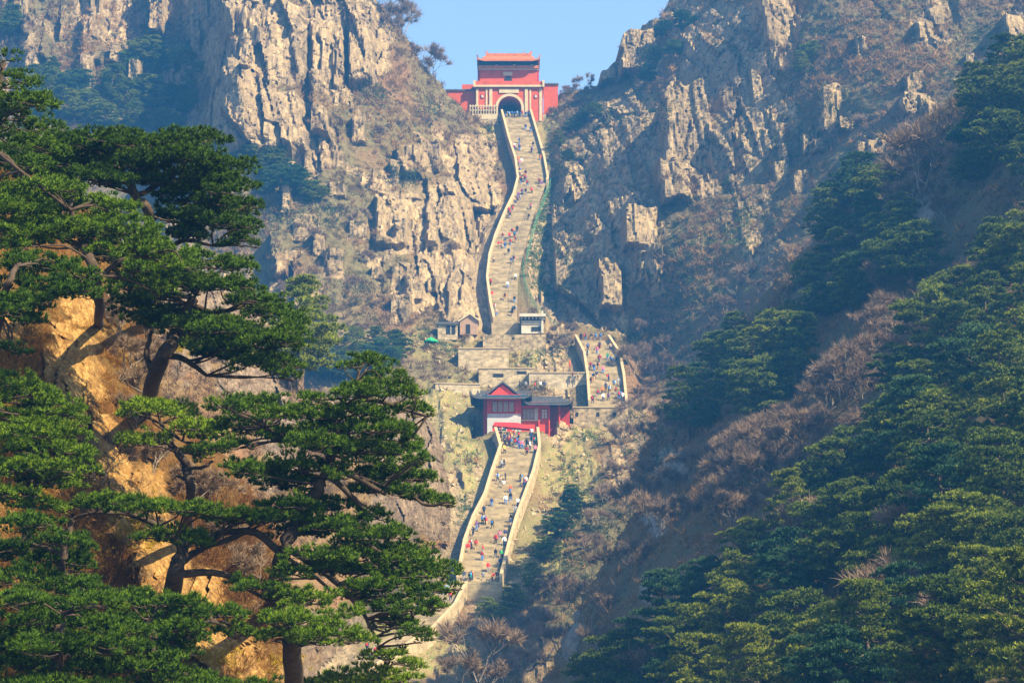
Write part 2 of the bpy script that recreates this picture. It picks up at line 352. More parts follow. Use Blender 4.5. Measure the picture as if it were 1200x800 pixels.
SHEETS = {}
class Sheet:
    def __init__(s, name, ctrl, outline, xr, zr, res, rb, mat, rock=(), grass=(), bumps=(), steps=(), base_rock=.0, amp=1.0, cs=1.0, post=None, wob=1.0, soil=(), facets=(), smooth=True):
        pts = np.array([P(*c) for c in ctrl]); ev = rbf(pts[:, 0], pts[:, 2], pts[:, 1])
        op = [P(*c) for c in outline]; poly = [(v.x, v.z) for v in op]
        xs = np.arange(xr[0], xr[1], res); zs = np.arange(zr[0], zr[1], res); X, Z = np.meshgrid(xs, zs)
        Y = ev(X, Z)
        wn_ = fbm(X / cs / 6, Z / cs / 6, 3, 4) - .5; wn2 = fbm(X / cs / 1.6, Z / cs / 1.6, 31, 3) - .5
        sd = sdist(X, Z, poly) + (wn_ * 2.2 + wn2 * 1.6) * cs * wob
        PX, PY = proj(X, Y, Z)
        wob_ = (fbm(X / cs / 5, Z / cs / 5, 77, 4) - .5) * 1.1
        for (bx, by, rx, ry, am) in bumps:
            r = np.maximum(np.abs((PX - bx) / rx), np.abs((PY - by) / ry)) + wob_ * .35
            Y = Y - am * (1 - sstep(.8, 1.02, r))
        fw = np.zeros(X.shape)
        for (fx, fy, rx, ry, D0, kx, kz) in facets:      # rock faces that stand clear of the wall and look towards the light
            D0 = float(Y.ravel()[np.argmin((PX - fx) ** 2 + (PY - fy) ** 2)]) - D0; c0 = P(fx, fy, D0); ex = rx * D0 / F; ez = ry * D0 / F
            r = np.maximum(np.abs((X - c0.x) / ex + .12 * np.sin(Z / cs / 3.1)), np.abs((Z - c0.z) / ez + .06 * np.sin(X / cs * 1.3))) + wob_ * .4
            w = 1 - sstep(.86, 1.0, r); Y = Y * (1 - w) + (D0 + kx * (X - c0.x) + kz * (Z - c0.z)) * w; fw = np.maximum(fw, w)
        rk = np.maximum(blob(PX, PY, rock, wob_), base_rock * 1.35 * sstep(.48, .62, fbm(X / cs / 9, Z / cs / 20, 55, 4)))
        rk = np.clip(rk + (fbm(X / cs / 4, Z / cs / 7, 91, 3) - .5) * .5 * (rk > .02), 0, 1)
        rk = rk * (1 - blob(PX, PY, soil, wob_ * 1.6)) if len(soil) else rk
        rk = np.maximum(rk, .8 * fw)
        gr = blob(PX, PY, grass, wob_) * np.clip(.55 + 1.4 * (fbm(X / cs / 3, Z / cs / 3, 83, 3) - .35), .2, 1)
        cor = np.zeros(X.shape); Yc = Y.copy()
        if post: Yc, cor = post(X, Z, Y)
        Xs = X + .16 * Z + 2.0 * cs * (fbm(X / cs / 15, Z / cs / 22, 61, 2) - .5)      # the joints lean a little
        b1, c1, t1 = blocks(Xs, Z, 7.5 * cs, 24 * cs, 11); b2, c2, t2 = blocks(Xs, Z, 2.5 * cs, 11 * cs, 23, .9); b3, c3, t3 = blocks(Xs, Z, 1.15 * cs, 4.2 * cs, 37, .9)
        c1 = c1 * (t1 > .35); c2 = c2 * (t2 > .5); c3 = c3 * (t3 > .62)
        k = rk * (1 - cor)
        dsp = (1 - .62 * fw) * amp * (4.6 * (b1 - .5) + 2.5 * (b2 - .5) + 0.8 * (b3 - .5) + 0.45 * (blocks(Xs, Z, .8 * cs, 1.9 * cs, 67, .9)[0] - .5)); crk = np.maximum(np.maximum(c1 * .7, c2 * .9), c3 * .6)
        soft = amp * (6.0 * (fbm(X / cs / 14, Z / cs / 20, 5, 3) - .5) + 1.6 * (fbm(X / cs / 3, Z / cs / 3, 6, 3) - .5) + 1.3 * (fbm(X / cs / 1.1, Z / cs / 1.0, 8, 2) - .5))
        Y = Y - (k * dsp + (.12 + .88 * (1 - k)) * soft * (1 - cor)) + k * crk * .55 * amp
        Y = Y - gr * (1 - cor) * amp * (1.3 * (b3 - .5) * (t3 > .45) + .9 * (fbm(X / cs / .8, Z / cs / .8, 71, 3) - .5))
        Y = Y * (1 - cor) + Yc * cor
        t = np.clip(1 - sd / rb, 0, 1); Y = Y + rb * (1 - np.sqrt(np.maximum(0, 1 - t * t))) * (1 - cor) + np.where(sd < 0, 18 * -sd, 0)
        ok = sd > -.45 * cs
        s.name, s.xs, s.zs, s.X, s.Z, s.Y, s.ok, s.rk, s.gr, s.cor, s.res, s.sd = name, xs, zs, X, Z, Y, ok, rk, gr, cor, res, sd
        s.PX, s.PY = proj(X, Y, Z)
        ny, nx = X.shape; idx = np.arange(nx * ny).reshape(ny, nx)
        fk = ok[:-1, :-1] & ok[1:, :-1] & ok[:-1, 1:] & ok[1:, 1:]
        Fq = np.stack([idx[:-1, :-1], idx[:-1, 1:], idx[1:, 1:], idx[1:, :-1]], -1)[fk]
        used = np.zeros(nx * ny, bool); used[Fq.ravel()] = True; remap = np.cumsum(used) - 1
        fl = lambda a: a.ravel()[used]
        V = np.stack([fl(X), fl(Y), fl(Z)], -1)
        me = mesh_np(name, V, remap[Fq], [mat], dict(rock=fl(rk), grass=fl(gr), tone=fl(t2 * .5 + t3 * .5), crack=fl(crk * k)), smooth=smooth)
        s.obj = tag(link(name, me), kind='structure'); SHEETS[name] = s
    def at(s, X, Z):
        fx = (np.asarray(X) - s.xs[0]) / s.res; fz = (np.asarray(Z) - s.zs[0]) / s.res
        ny, nx = s.X.shape; i = np.clip(np.floor(fz).astype(int), 0, ny - 2); j = np.clip(np.floor(fx).astype(int), 0, nx - 2)
        inside = (fx >= 0) & (fz >= 0) & (fx < nx - 1) & (fz < ny - 1) & s.ok[i, j] & s.ok[i + 1, j + 1]
        u = np.clip(fx - j, 0, 1); v = np.clip(fz - i, 0, 1); Y = s.Y
        y = (Y[i, j] * (1 - u) + Y[i, j + 1] * u) * (1 - v) + (Y[i + 1, j] * (1 - u) + Y[i + 1, j + 1] * u) * v
        return np.where(inside, y, 1e9)
    def hit(s, px, py):
        dx, dz = ray(px, py); D = np.arange(40, 640, .5 if s.name != 'mountain' else .8)
        y = s.at(dx * D, dz * D); w = np.nonzero(D >= y)[0]
        if not len(w): return None
        d = float(y[w[0]]); return Vector((float(dx) * d, d, float(dz) * d))

# ---- the stairway, surveyed flight by flight: (left px, right px, py), depth at top and bottom
FLIGHTS = {
    'upper': dict(pts=[(589, 621, 134), (597, 630, 165), (605, 637, 190), (608, 641, 213), (603, 634, 232), (592, 625, 255), (582, 618, 280), (575, 612, 303), (572, 607, 330), (576, 606, 360), (580, 606, 378)], D=(560, 471)),
    'middle': dict(pts=[(676, 712, 399), (686, 725, 419), (690, 730, 445), (692, 733, 476)], D=(461, 433)),
    'lower': dict(pts=[(582, 629, 508), (588, 631, 529), (578, 624, 558), (570, 614, 585), (556, 604, 612), (546, 596, 640), (540, 588, 672), (538, 585, 684)], D=(415, 363)),
    'bottom': dict(pts=[(503, 545, 690), (487, 532, 715), (462, 507, 742), (398, 446, 782), (380, 425, 800)], D=(361.5, 334)),
}
for k, fl in FLIGHTS.items():
    p = fl['pts']; ys = np.array([q[2] for q in p], float); D0, D1 = fl['D']
    # constant slope: find D(py) so that Z falls linearly with D
    z0 = P(600, ys[0], D0).z; z1 = P(600, ys[-1], D1).z; sl = (z0 - z1) / (D0 - D1)
    Dz = []
    for y in ys:
        _, dz = ray(600, y); Dz.append((z0 - sl * D0) / (float(dz) - sl))
    Dz = np.array(Dz); W = [(P(q[0], q[2], d), P(q[1], q[2], d)) for q, d in zip(p, Dz)]
    fl['Z'] = np.array([w[0].z for w in W])[::-1]; fl['L'] = np.array([w[0].x for w in W])[::-1]; fl['R'] = np.array([w[1].x for w in W])[::-1]; fl['Y'] = Dz[::-1]
    fl['sl'] = sl
def flight_at(k, z):
    f = FLIGHTS[k]; return np.interp(z, f['Z'], f['L']), np.interp(z, f['Z'], f['R']), np.interp(z, f['Z'], f['Y'])
def corridor(X, Z, Y):
    Yc = Y.copy(); cor = np.zeros(X.shape)
    for k, f in FLIGHTS.items():
        L, Rr, Ys = flight_at(k, Z)
        dx = np.maximum(np.maximum(L - .9 - X, X - Rr - .9), 0)
        dz = np.maximum(np.maximum(f['Z'][0] - 1 - Z, Z - f['Z'][-1] - 1), 0)
        w = (1 - sstep(.6, 3.4, dx)) * (1 - sstep(0, 3, dz))
        tgt = Ys + 2.3 - np.where(Z > f['Z'][-1], 0, 0) + np.where(dx > 0, .25 * dx, 0)
        Yc = np.where(w > cor, tgt, Yc); cor = np.maximum(cor, w)
    for (pa, pb, ya, yb, D, tgt) in ((558, 644, 472, 512, 424, 431.0), (606, 640, 366, 389, 463, 467.0), (580, 606, 378, 392, 470, 472)):
        q0, q1 = P(pa, yb, D), P(pb, ya, D)
        dx = np.maximum(np.maximum(q0.x - X, X - q1.x), 0); dz = np.maximum(np.maximum(q0.z - Z, Z - q1.z), 0)
        w = (1 - sstep(0, 1.6, dx)) * (1 - sstep(0, 1.2, dz)); Yc = np.where(w > cor, tgt, Yc); cor = np.maximum(cor, w)
    return Yc, cor

fr_ = random.Random(41)
MAIN_CTRL = [
    # left side, far
    (-60, -60, 575), (-60, 60, 555), (-60, 200, 530), (-60, 400, 480), (-60, 700, 400), (60, -60, 570), (60, 30, 560), (60, 120, 545), (120, 60, 556), (130, 160, 538),
    (200, -60, 575), (200, 30, 566), (205, 110, 556), (215, 180, 536), (238, 60, 556), (240, 130, 545), (262, 20, 512), (262, 90, 504), (262, 150, 498), (258, 210, 492),
    (320, -60, 525), (320, 20, 514), (320, 100, 504), (320, 180, 494), (300, 260, 482), (300, 340, 466), (390, -60, 530), (400, 30, 520), (400, 110, 509), (400, 200, 495), (390, 280, 478), (380, 360, 460), (330, 430, 446), (400, 440, 440), (300, 600, 400),
    (450, 10, 530), (460, 90, 524), (460, 170, 510), (460, 250, 494), (460, 330, 475), (460, 400, 456), (470, 470, 434), (500, 90, 542), (510, 160, 528), (520, 230, 510), (525, 300, 490), (520, 360, 474), (500, 420, 452),
    (545, 130, 556), (560, 190, 538), (565, 260, 513), (552, 320, 493), (555, 370, 476), (500, 500, 418), (530, 540, 405), (520, 620, 384), (480, 680, 364), (430, 740, 350), (350, 800, 335), (500, 780, 342), (400, 600, 392), (200, 800, 340), (-60, 900, 340),
    # centre
    (570, 135, 560), (645, 135, 561), (600, 100, 572), (600, 392, 467), (560, 402, 461), (640, 405, 459), (655, 385, 471), (560, 450, 446), (600, 470, 440), (640, 440, 447), (640, 490, 428), (690, 500, 426), (555, 500, 424), (600, 500, 423),
    (660, 530, 411), (650, 590, 392), (630, 650, 374), (600, 710, 360), (560, 760, 348), (600, 820, 330), (560, 900, 310),
    # right wall of the gorge
    (660, 110, 563), (700, 105, 566), (720, 75, 563), (752, 30, 560), (790, -10, 560), (660, 170, 541), (700, 170, 524), (660, 240, 516), (640, 310, 499), (700, 240, 500), (690, 310, 483), (660, 370, 475), (740, 130, 530), (760, 200, 496), (750, 270, 478), (740, 340, 474), (715, 385, 472), (750, 420, 464),
    (800, 60, 535), (800, 140, 510), (810, 220, 482), (800, 300, 464), (780, 380, 464), (860, 0, 530), (862, 80, 502), (855, 160, 484), (880, 250, 460), (860, 340, 450), (930, 0, 505), (930, 90, 486), (940, 180, 466), (960, 260, 440), (1010, -40, 492), (1020, 60, 470), (1030, 150, 444), (1110, -40, 480), (1120, 60, 454), (1120, 140, 424), (1230, -40, 464), (1230, 60, 436), (1230, 140, 404),
    (765, 450, 452), (745, 520, 410), (720, 580, 388), (690, 640, 372), (660, 720, 354), (700, 760, 340), (820, 480, 428), (900, 450, 385), (1000, 400, 370), (1100, 400, 350), (900, 700, 330), (1200, 700, 310), (1200, 300, 330),
]
MAIN_OUT = [(-200, 1100, 340), (-90, -90, 580), (200, -95, 570), (330, -85, 525), (425, -40, 528), (440, 0, 530), (470, 28, 535), (497, 72, 541), (520, 100, 548), (545, 127, 557), (570, 131, 561), (640, 131, 562), (655, 104, 565), (698, 98, 566), (708, 86, 563), (730, 52, 559), (752, 24, 558), (780, 2, 557), (805, -30, 552), (860, -110, 530), (1000, -150, 490), (1260, -160, 470), (1400, 1100, 300)]
MAIN_ROCK = [(300, 60, 62, 120), (375, 50, 62, 75), (432, 60, 34, 55), (330, 150, 60, 45), (365, 180, 40, 26, .8), (285, 180, 26, 40, .7), (480, 185, 34, 30, .8), (450, 130, 45, 22, .45), (430, 190, 40, 30, .5), (535, 250, 56, 75), (470, 255, 50, 45, .8), (560, 330, 40, 70), (505, 340, 66, 44), (330, 300, 24, 40, .55), (395, 300, 26, 20, .5), (45, 45, 22, 40, .6), (110, 40, 30, 40, .5), (188, 20, 14, 40, .7), (510, 115, 36, 18, .5), (550, 190, 34, 30, .7), (235, 80, 30, 90, .45),
    (805, 150, 32, 75), (735, 290, 55, 62), (705, 330, 44, 60, .8), (745, 60, 30, 42, .85), (715, 78, 18, 22, .7), (912, 20, 26, 46, .85), (972, 120, 14, 34, .8), (1075, 118, 24, 26, .8), (1190, 35, 16, 28, .9), (870, 110, 70, 100, .8), (685, 210, 48, 90, .8), (650, 330, 34, 70, .75), (705, 150, 60, 60, .5), (835, 30, 60, 40, .75), (765, 300, 20, 50, .9), (710, 365, 10, 22, .9), (1010, 180, 12, 20, .8), (1080, 240, 16, 16, .6), (850, 190, 60, 60, .7), (500, 520, 20, 60, .4)]
MAIN_GRASS = [(645, 165, 16, 40, .9), (640, 312, 20, 55, .9), (632, 250, 12, 70, .9), (575, 150, 14, 30, .8), (540, 545, 34, 70, 1), (665, 555, 44, 60, 1), (640, 500, 70, 26, .9), (600, 405, 60, 30, .7), (640, 420, 40, 22, .8), (560, 320, 10, 80, .5), (700, 500, 40, 22, .9), (510, 400, 40, 20, .5), (630, 640, 30, 50, .8), (545, 470, 60, 34, .9), (480, 760, 70, 40, .8), (850, 300, 50, 50, .35)]
MAIN_BUMP = [(310, 90, 52, 92, 7), (385, 90, 22, 66, 4), (424, 62, 16, 42, 5), (187, 16, 9, 34, 8), (45, 50, 14, 26, 6), (110, 50, 12, 30, 4), (480, 190, 16, 20, 4), (520, 250, 22, 44, 4), (460, 260, 22, 30, 4), (330, 305, 12, 30, 5), (352, 320, 8, 26, 5), (1010, 178, 8, 16, 4)]
main = Sheet('mountain', MAIN_CTRL, MAIN_OUT, (-128, 100), (10, 204), .38, 4.0, M['mountain'], MAIN_ROCK, MAIN_GRASS, MAIN_BUMP, base_rock=.40, amp=1.0, post=corridor, smooth=False, facets=[(803, 146, 29, 60, 17, .2, .12), (792, 208, 20, 30, 13, .1, .25), (752, 264, 20, 28, 7, .3, .25), (716, 330, 15, 34, 6, .2, .25), (746, 58, 20, 32, 8, .3, .3), (716, 82, 12, 14, 6, .3, .3), (911, 18, 22, 46, 10, .3, .1), (973, 124, 13, 30, 4, .3, .15), (1076, 120, 18, 18, 3.5, .3, .3), (1191, 36, 13, 26, 4, .2, .2), (1011, 178, 8, 18, 3.5, .3, .2)]
    + [(fr_.uniform(905, 1180), fr_.uniform(5, 230), fr_.uniform(5, 13), fr_.uniform(7, 20), fr_.uniform(1.2, 2.8), .2, .2) for q in range(24)]
    + [(fr_.uniform(310, 540), fr_.uniform(130, 390), fr_.uniform(5, 13), fr_.uniform(8, 22), fr_.uniform(1.5, 4), .15, .15) for q in range(26)]
    + [(fr_.uniform(20, 240), fr_.uniform(-10, 90), fr_.uniform(4, 9), fr_.uniform(10, 30), fr_.uniform(2, 5), .2, .1) for q in range(12)],
    soil=[(400, 345, 70, 60, .8), (350, 268, 46, 34, .8), (440, 168, 40, 26, .8), (300, 238, 40, 24, .9), (470, 110, 40, 30, .7), (420, 250, 24, 50, .7), (90, 90, 60, 40, .6), (480, 400, 50, 30, .9), (500, 205, 26, 16, .7), (820, 300, 60, 60, .6), (1040, 100, 100, 80, .55), (660, 140, 30, 40, .8)])

C_CTRL = [(600, 830, 300), (650, 790, 288), (700, 690, 302), (755, 560, 325), (770, 490, 342), (830, 410, 350), (900, 335, 350), (960, 270, 346), (1020, 200, 338), (1090, 130, 328), (1200, 65, 308), (1270, 30, 296),
    (1270, 830, 124), (1200, 800, 136), (1000, 800, 158), (800, 800, 205), (700, 800, 258), (1250, 600, 165), (1000, 600, 208), (850, 600, 262), (1250, 400, 210), (1050, 400, 262), (900, 450, 302), (1250, 250, 255), (1100, 250, 292), (1000, 320, 312), (800, 700, 240), (1200, 950, 115), (900, 950, 150), (650, 950, 235)]
C_OUT = [(560, 1100, 250), (600, 840, 296), (650, 780, 290), (672, 720, 300), (712, 660, 306), (748, 600, 316), (748, 545, 328), (772, 490, 342), (830, 412, 350), (900, 338, 350), (960, 272, 346), (1020, 202, 338), (1090, 132, 328), (1200, 66, 308), (1300, 10, 296), (1400, 1100, 100)]
slope = Sheet('forest_slope', C_CTRL, C_OUT, (-14, 72), (-2, 108), .28, 3.0, M['forest_floor'],
    [(785, 545, 22, 22, .9), (770, 610, 20, 26, .8), (668, 730, 12, 44, .9), (760, 690, 12, 22, .8), (1185, 270, 14, 12, .6), (1080, 245, 20, 16, .7), (925, 460, 16, 10, .6), (880, 520, 12, 10, .7)],
    [(850, 300, 40, 30, .4)], base_rock=.25, amp=.8, cs=.8)

B2_CTRL = [(60, 300, 205), (60, 500, 178), (60, 700, 155), (60, 900, 140), (250, 330, 212), (250, 500, 190), (250, 700, 170), (250, 900, 150), (340, 460, 215), (400, 470, 225), (400, 560, 212), (400, 700, 196), (400, 850, 178), (470, 480, 236), (515, 520, 242), (522, 600, 236), (500, 660, 230), (430, 620, 208), (470, 560, 222)]
B2_OUT = [(-100, 1100, 130), (0, 300, 190), (120, 300, 205), (240, 322, 210), (300, 342, 212), (336, 400, 214), (352, 456, 216), (400, 462, 226), (440, 456, 232), (482, 468, 238), (507, 496, 241), (519, 525, 242), (526, 580, 240), (523, 635, 236), (486, 662, 230), (446, 694, 222), (424, 735, 212), (392, 800, 198), (380, 1100, 170)]
ridge = Sheet('middle_ridge', B2_CTRL, B2_OUT, (-46, -3), (-2, 50), .15, 2.2, M['mid_ridge'],
    [(500, 560, 40, 70, 1), (470, 520, 40, 50, .9), (280, 380, 50, 50, .9), (300, 450, 50, 40, .8), (420, 480, 50, 30, .8), (460, 620, 50, 40, .7), (220, 350, 40, 30, .8)], [(430, 740, 30, 30, .5)], base_rock=.45, amp=.5, cs=.42, smooth=False)

B1_CTRL = [(-80, 150, 92), (-80, 400, 76), (-80, 700, 66), (-80, 950, 62), (60, 215, 92), (60, 350, 80), (60, 500, 74), (60, 700, 68), (60, 950, 64), (130, 290, 92), (130, 400, 82), (140, 500, 77), (180, 620, 73), (230, 720, 70), (180, 380, 94), (190, 460, 92), (240, 540, 88), (290, 620, 84), (320, 720, 80), (280, 800, 69), (300, 950, 66), (200, 560, 80), (250, 680, 77)]
B1_OUT = [(-140, 1200, 58), (-120, 130, 92), (0, 182, 94), (60, 204, 94), (110, 240, 94), (146, 290, 94), (182, 352, 95), (192, 430, 94), (208, 486, 92), (254, 528, 90), (292, 570, 88), (328, 640, 85), (342, 720, 82), (352, 830, 78), (350, 1200, 66)]
hill = Sheet('near_hillside', B1_CTRL, B1_OUT, (-24, -5.0), (-2, 24), .064, 1.0, M['near_hill'],
    [(85, 440, 46, 66, 1), (100, 360, 22, 28, .9), (120, 500, 26, 60, 1), (160, 600, 46, 60, .9), (190, 650, 40, 60, 1), (230, 690, 40, 36, .95), (250, 765, 36, 26, .9), (10, 385, 20, 28, .9), (130, 560, 30, 40, .8), (285, 775, 26, 30, .7), (25, 590, 30, 30, .5)],
    [], [(85, 440, 34, 50, .8), (125, 500, 16, 50, .5), (190, 640, 26, 46, .6)], base_rock=.3, amp=.24, cs=.17, smooth=False, soil=[(160, 440, 40, 60, .9), (240, 580, 40, 50, .9), (300, 650, 40, 60, .9), (20, 300, 60, 40, .8), (50, 400, 16, 20, .6)])

gv = [(-3000, -300, -2.2), (3000, -300, -2.2), (3000, 5000, -2.2), (-3000, 5000, -2.2)]
tag(MB().quad(gv).build('ground', M['ground']), kind='structure')
# ================================================================== stairway
def stair_mesh(k, riser=.2):
    f = FLIGHTS[k]; z0, z1 = f['Z'][0], f['Z'][-1]; n = int(round((z1 - z0) / riser)); V = []; Q = []
    zs = np.linspace(z0, z1, n + 1); L, Rr, Y = flight_at(k, zs)
    for i in range(n):
        # riser i rises from zs[i] to zs[i+1] at Y[i], tread runs back to Y[i+1]
        b = len(V)
        V += [(L[i], Y[i], zs[i]), (Rr[i], Y[i], zs[i]), (Rr[i], Y[i], zs[i + 1]), (L[i], Y[i], zs[i + 1]), (Rr[i + 1], Y[i + 1], zs[i + 1]), (L[i + 1], Y[i + 1], zs[i + 1])]
        Q += [(b, b + 1, b + 2, b + 3), (b + 3, b + 2, b + 4, b + 5)]
    return np.array(V), np.array(Q)
flight_names = {'upper': 'upper_stairs', 'middle': 'middle_stairs', 'lower': 'lower_stairs', 'bottom': 'bottom_stairs'}
for k in FLIGHTS:
    V, Q = stair_mesh(k)
    tag(link(flight_names[k], mesh_np(flight_names[k], V, Q, [M['step']], smooth=False)), kind='structure')

def parapet(k, side, za, zb, label, h=1.0, th=.38, off=.25, drop=3.2, ends=None):
    """wall along one side of a flight; coping on top as a part"""
    f = FLIGHTS[k]; zz = np.unique(np.concatenate([np.arange(za, zb, .8), f['Z'][(f['Z'] > za) & (f['Z'] < zb)], [zb]]))
    L, Rr, Y = flight_at(k, zz); sgn = -1 if side == 'L' else 1; x = L if side == 'L' else Rr
    def sweep(x0, x1, d0, d1):
        V = []; Q = []
        xa, xb = x + sgn * x0, x + sgn * x1
        for i in range(len(zz)):
            V += [(xa[i], Y[i], zz[i] + d0), (xb[i], Y[i], zz[i] + d0), (xb[i], Y[i], zz[i] + d1), (xa[i], Y[i], zz[i] + d1)]
        for i in range(len(zz) - 1):
            a = 4 * i; b = a + 4
            for p, q in ((0, 1), (1, 2), (2, 3), (3, 0)): Q.append((a + p, a + q, b + q, b + p))
        e = 4 * (len(zz) - 1); Q += [(0, 3, 2, 1), (e, e + 1, e + 2, e + 3)]
        return np.array(V), np.array(Q)
    root = link('stair_parapet', None, loc=(float(x[0]), float(Y[0]), float(zz[0])))
    for nm, args, mt in (('wall', (0.0, th, -drop, h), 'parapet'), ('coping', (-.05, th + .05, h + .003, h + .16), 'coping')):
        V, Q = sweep(*args); V = V - np.array([[x[0], Y[0], zz[0]]])
        link(nm, mesh_np(nm, V, Q, [M[mt]], smooth=False), root)
    tag(root, label, 'wall', 'parapet walls of the stairway'); return root
Zu, Zm, Zl, Zb = (FLIGHTS[k]['Z'] for k in ('upper', 'middle', 'lower', 'bottom'))
def z_at(k, py):
    p = FLIGHTS[k]['pts']; ys = [q[2] for q in p]; return float(np.interp(py, ys, FLIGHTS[k]['Z'][::-1]))
parapet('upper', 'L', Zu[0], Zu[-1], 'long winding parapet on the cliff side of the upper stairs')
parapet('upper', 'R', z_at('upper', 216), Zu[-1], 'parapet below the gate on the shaded gorge side of the upper stairs')
parapet('middle', 'L', Zm[0], Zm[-1], 'curved parapet of the middle stairs on the terrace side')
parapet('middle', 'R', Zm[0], Zm[-1], 'parapet of the middle stairs against the dark wooded gorge')
parapet('lower', 'L', Zl[0], Zl[-1], 'parapet of the lower stairs on the grassy bank below the red hall')
parapet('lower', 'R', Zl[0], Zl[-1], 'parapet of the lower stairs on the rubble bank side', drop=3)
parapet('bottom', 'R', Zb[0], Zb[-1], 'lowest parapet, slanting down behind the big pine', drop=4)
# landings between the flights
def landing(name, px0, px1, py, d0, d1, dx=.0):
    a = P(px0, py, d0); b = P(px1, py, d0)
    tag(MB().box(a.x, b.x, d0 + .01, d1, a.z - 2.5, a.z - .004).build(name, M['step']), kind='structure')
landing('gate_landing', 548, 640, 134, 560.0, 566)
landing('upper_landing', 576, 612, 378.2, 471.0 - 4, 470.9)
landing('path_landing', 676, 713, 399, 461.05, 466)
landing('middle_landing', 676, 736, 476, 428.5, 433)
landing('hall_landing', 577, 640, 508, 415, 430)
landing('lower_landing', 500, 588, 684.2, 361.2, 363.3)

# handrail down the middle of the upper flight
root = link('stair_handrail', None, loc=P(610, 275, 508))
zz = np.linspace(z_at('upper', 372), z_at('upper', 236), 34); L, Rr, Y = flight_at('upper', zz); xm = L + (Rr - L) * .76; o = np.array(root.location)
rail = np.stack([xm, Y, zz + .95], -1) - o
MB().tube(rail, .035, 5).build('rail', M['iron'], root)
for i in range(0, 34, 2):
    q = rail[i]; MB().tube([q - (0, 0, .95), q], .03, 5).build('post', M['iron'], root)
tag(root, 'thin iron handrail running down the upper stairs', 'handrail')

# green net fence on the gorge side of the upper stairs
def net_fence(name, pts, h, label):
    root = link(name, None, loc=pts[0]); o = np.array(pts[0]); line = smooth_line([np.array(p) - o for p in pts], 6)
    V = []; Q = []
    nv = 5
    for i, p in enumerate(line):
        for j in range(nv): V.append(p + np.array([.12 * math.sin(j * 2 + i), 0, h * j / (nv - 1) - .3]))
    for i in range(len(line) - 1):
        for j in range(nv - 1): a = i * nv + j; Q.append((a, a + nv, a + nv + 1, a + 1))
    # the net is a lattice: thin bars along both directions
    mb = MB()
    for i in range(0, len(line), 1): mb.tube([V[i * nv], V[i * nv + nv - 1]], .035, 4)
    for j in range(nv):
        mb.tube([V[i * nv + j] for i in range(len(line))], .03, 4)
    mb.build('mesh_net', M['net'], root)
    for i in range(0, len(line), 6): MB().tube([line[i] - (0, 0, .8), line[i] + (0, 0, h)], .06, 5).build('post', M['net'], root)
    tag(root, label, 'fence'); return root
zz = [z_at('upper', y) for y in (216, 236, 258, 285, 305)]
net_fence('net_fence', [Vector((float(flight_at('upper', z)[1]) + .9, float(flight_at('upper', z)[2]), z)) for z in zz], 1.5, 'green net fence along the open gorge side of the upper stairs')
net_fence('net_fence', [P(613, 305, 498), P(614, 330, 489), P(622, 350, 482), P(634, 368, 474), P(652, 385, 470)], 1.4, 'green net fence slanting down to the white kiosk')
# ================================================================== buildings
class Plane:
    """local frame of a facade at depth D: X(px) and Z(py) in metres from an origin pixel"""
    def __init__(s, px, py, D): s.o = P(px, py, D); s.D = D
    def x(s, px, py=None): return P(px, 0 if py is None else py, s.D).x - s.o.x
    def z(s, py): return P(600, py, s.D).z - s.o.z
    def box(s, px0, px1, py0, py1, y0, y1, mb=None):
        pm = (py0 + py1) / 2; mb = mb or MB()
        return mb.box(s.x(px0, pm), s.x(px1, pm), y0, y1, s.z(max(py0, py1)), s.z(min(py0, py1)))

def hip_roof(x0, x1, y0, y1, z0, rise, curl=.5, inset=.35, n=14, gable=False):
    """curved roof with upturned corners: returns MB with top, underside and fascia"""
    mb = MB(); nx, ny = n, 10; V = []
    for j in range(ny + 1):
        v = j / ny * 2 - 1
        for i in range(nx + 1):
            u = i / nx * 2 - 1; x = x0 + (x1 - x0) * i / nx; y = y0 + (y1 - y0) * j / ny
            hx = (1 - abs(u)) / inset if not gable else 9; hy = 1 - abs(v)
            t = min(1, min(hx, hy)); z = z0 + rise * (t ** 1.35)
            e = max(0, abs(u) - .72) / .28; e2 = max(0, abs(v) - .4) / .6; z += curl * (e ** 2) * e2
            V.append((x, y, z))
    b = len(mb.v); mb.v += V; W = nx + 1
    mb.v += [(x, y, z0 - .32 + (z - z0) * .8 if t_ else z - .32) for (x, y, z), t_ in ((q, False) for q in V)]
    off = len(V)
    for j in range(ny):
        for i in range(nx):
            a = b + j * W + i; mb.f.append((a, a + 1, a + W + 1, a + W)); mb.f.append((off + a, off + a + W, off + a + W + 1, off + a + 1))
    edge = [i for i in range(W)] + [W - 1 + W * j for j in range(1, ny + 1)] + [ny * W + i for i in range(W - 2, -1, -1)] + [W * j for j in range(ny - 1, 0, -1)]
    for p, q in zip(edge, edge[1:] + edge[:1]): mb.f.append((p, q, q + off, p + off))
    return mb, V, W, ny
def tile_ribs(V, W, ny, r=.075, step=1, half=True, upto=None):
    mb = MB(); V = np.array(V).reshape(ny + 1, W, 3); rows = V[:(ny // 2 + 1)] if half else V
    xs = np.linspace(0, W - 1, (W - 1) * step + 1)
    for x in xs:
        i = min(int(x), W - 2); t = x - i; line = rows[:, i] * (1 - t) + rows[:, i + 1] * t + np.array([0, 0, r * .7]); mb.tube(line, r, 5)
    return mb

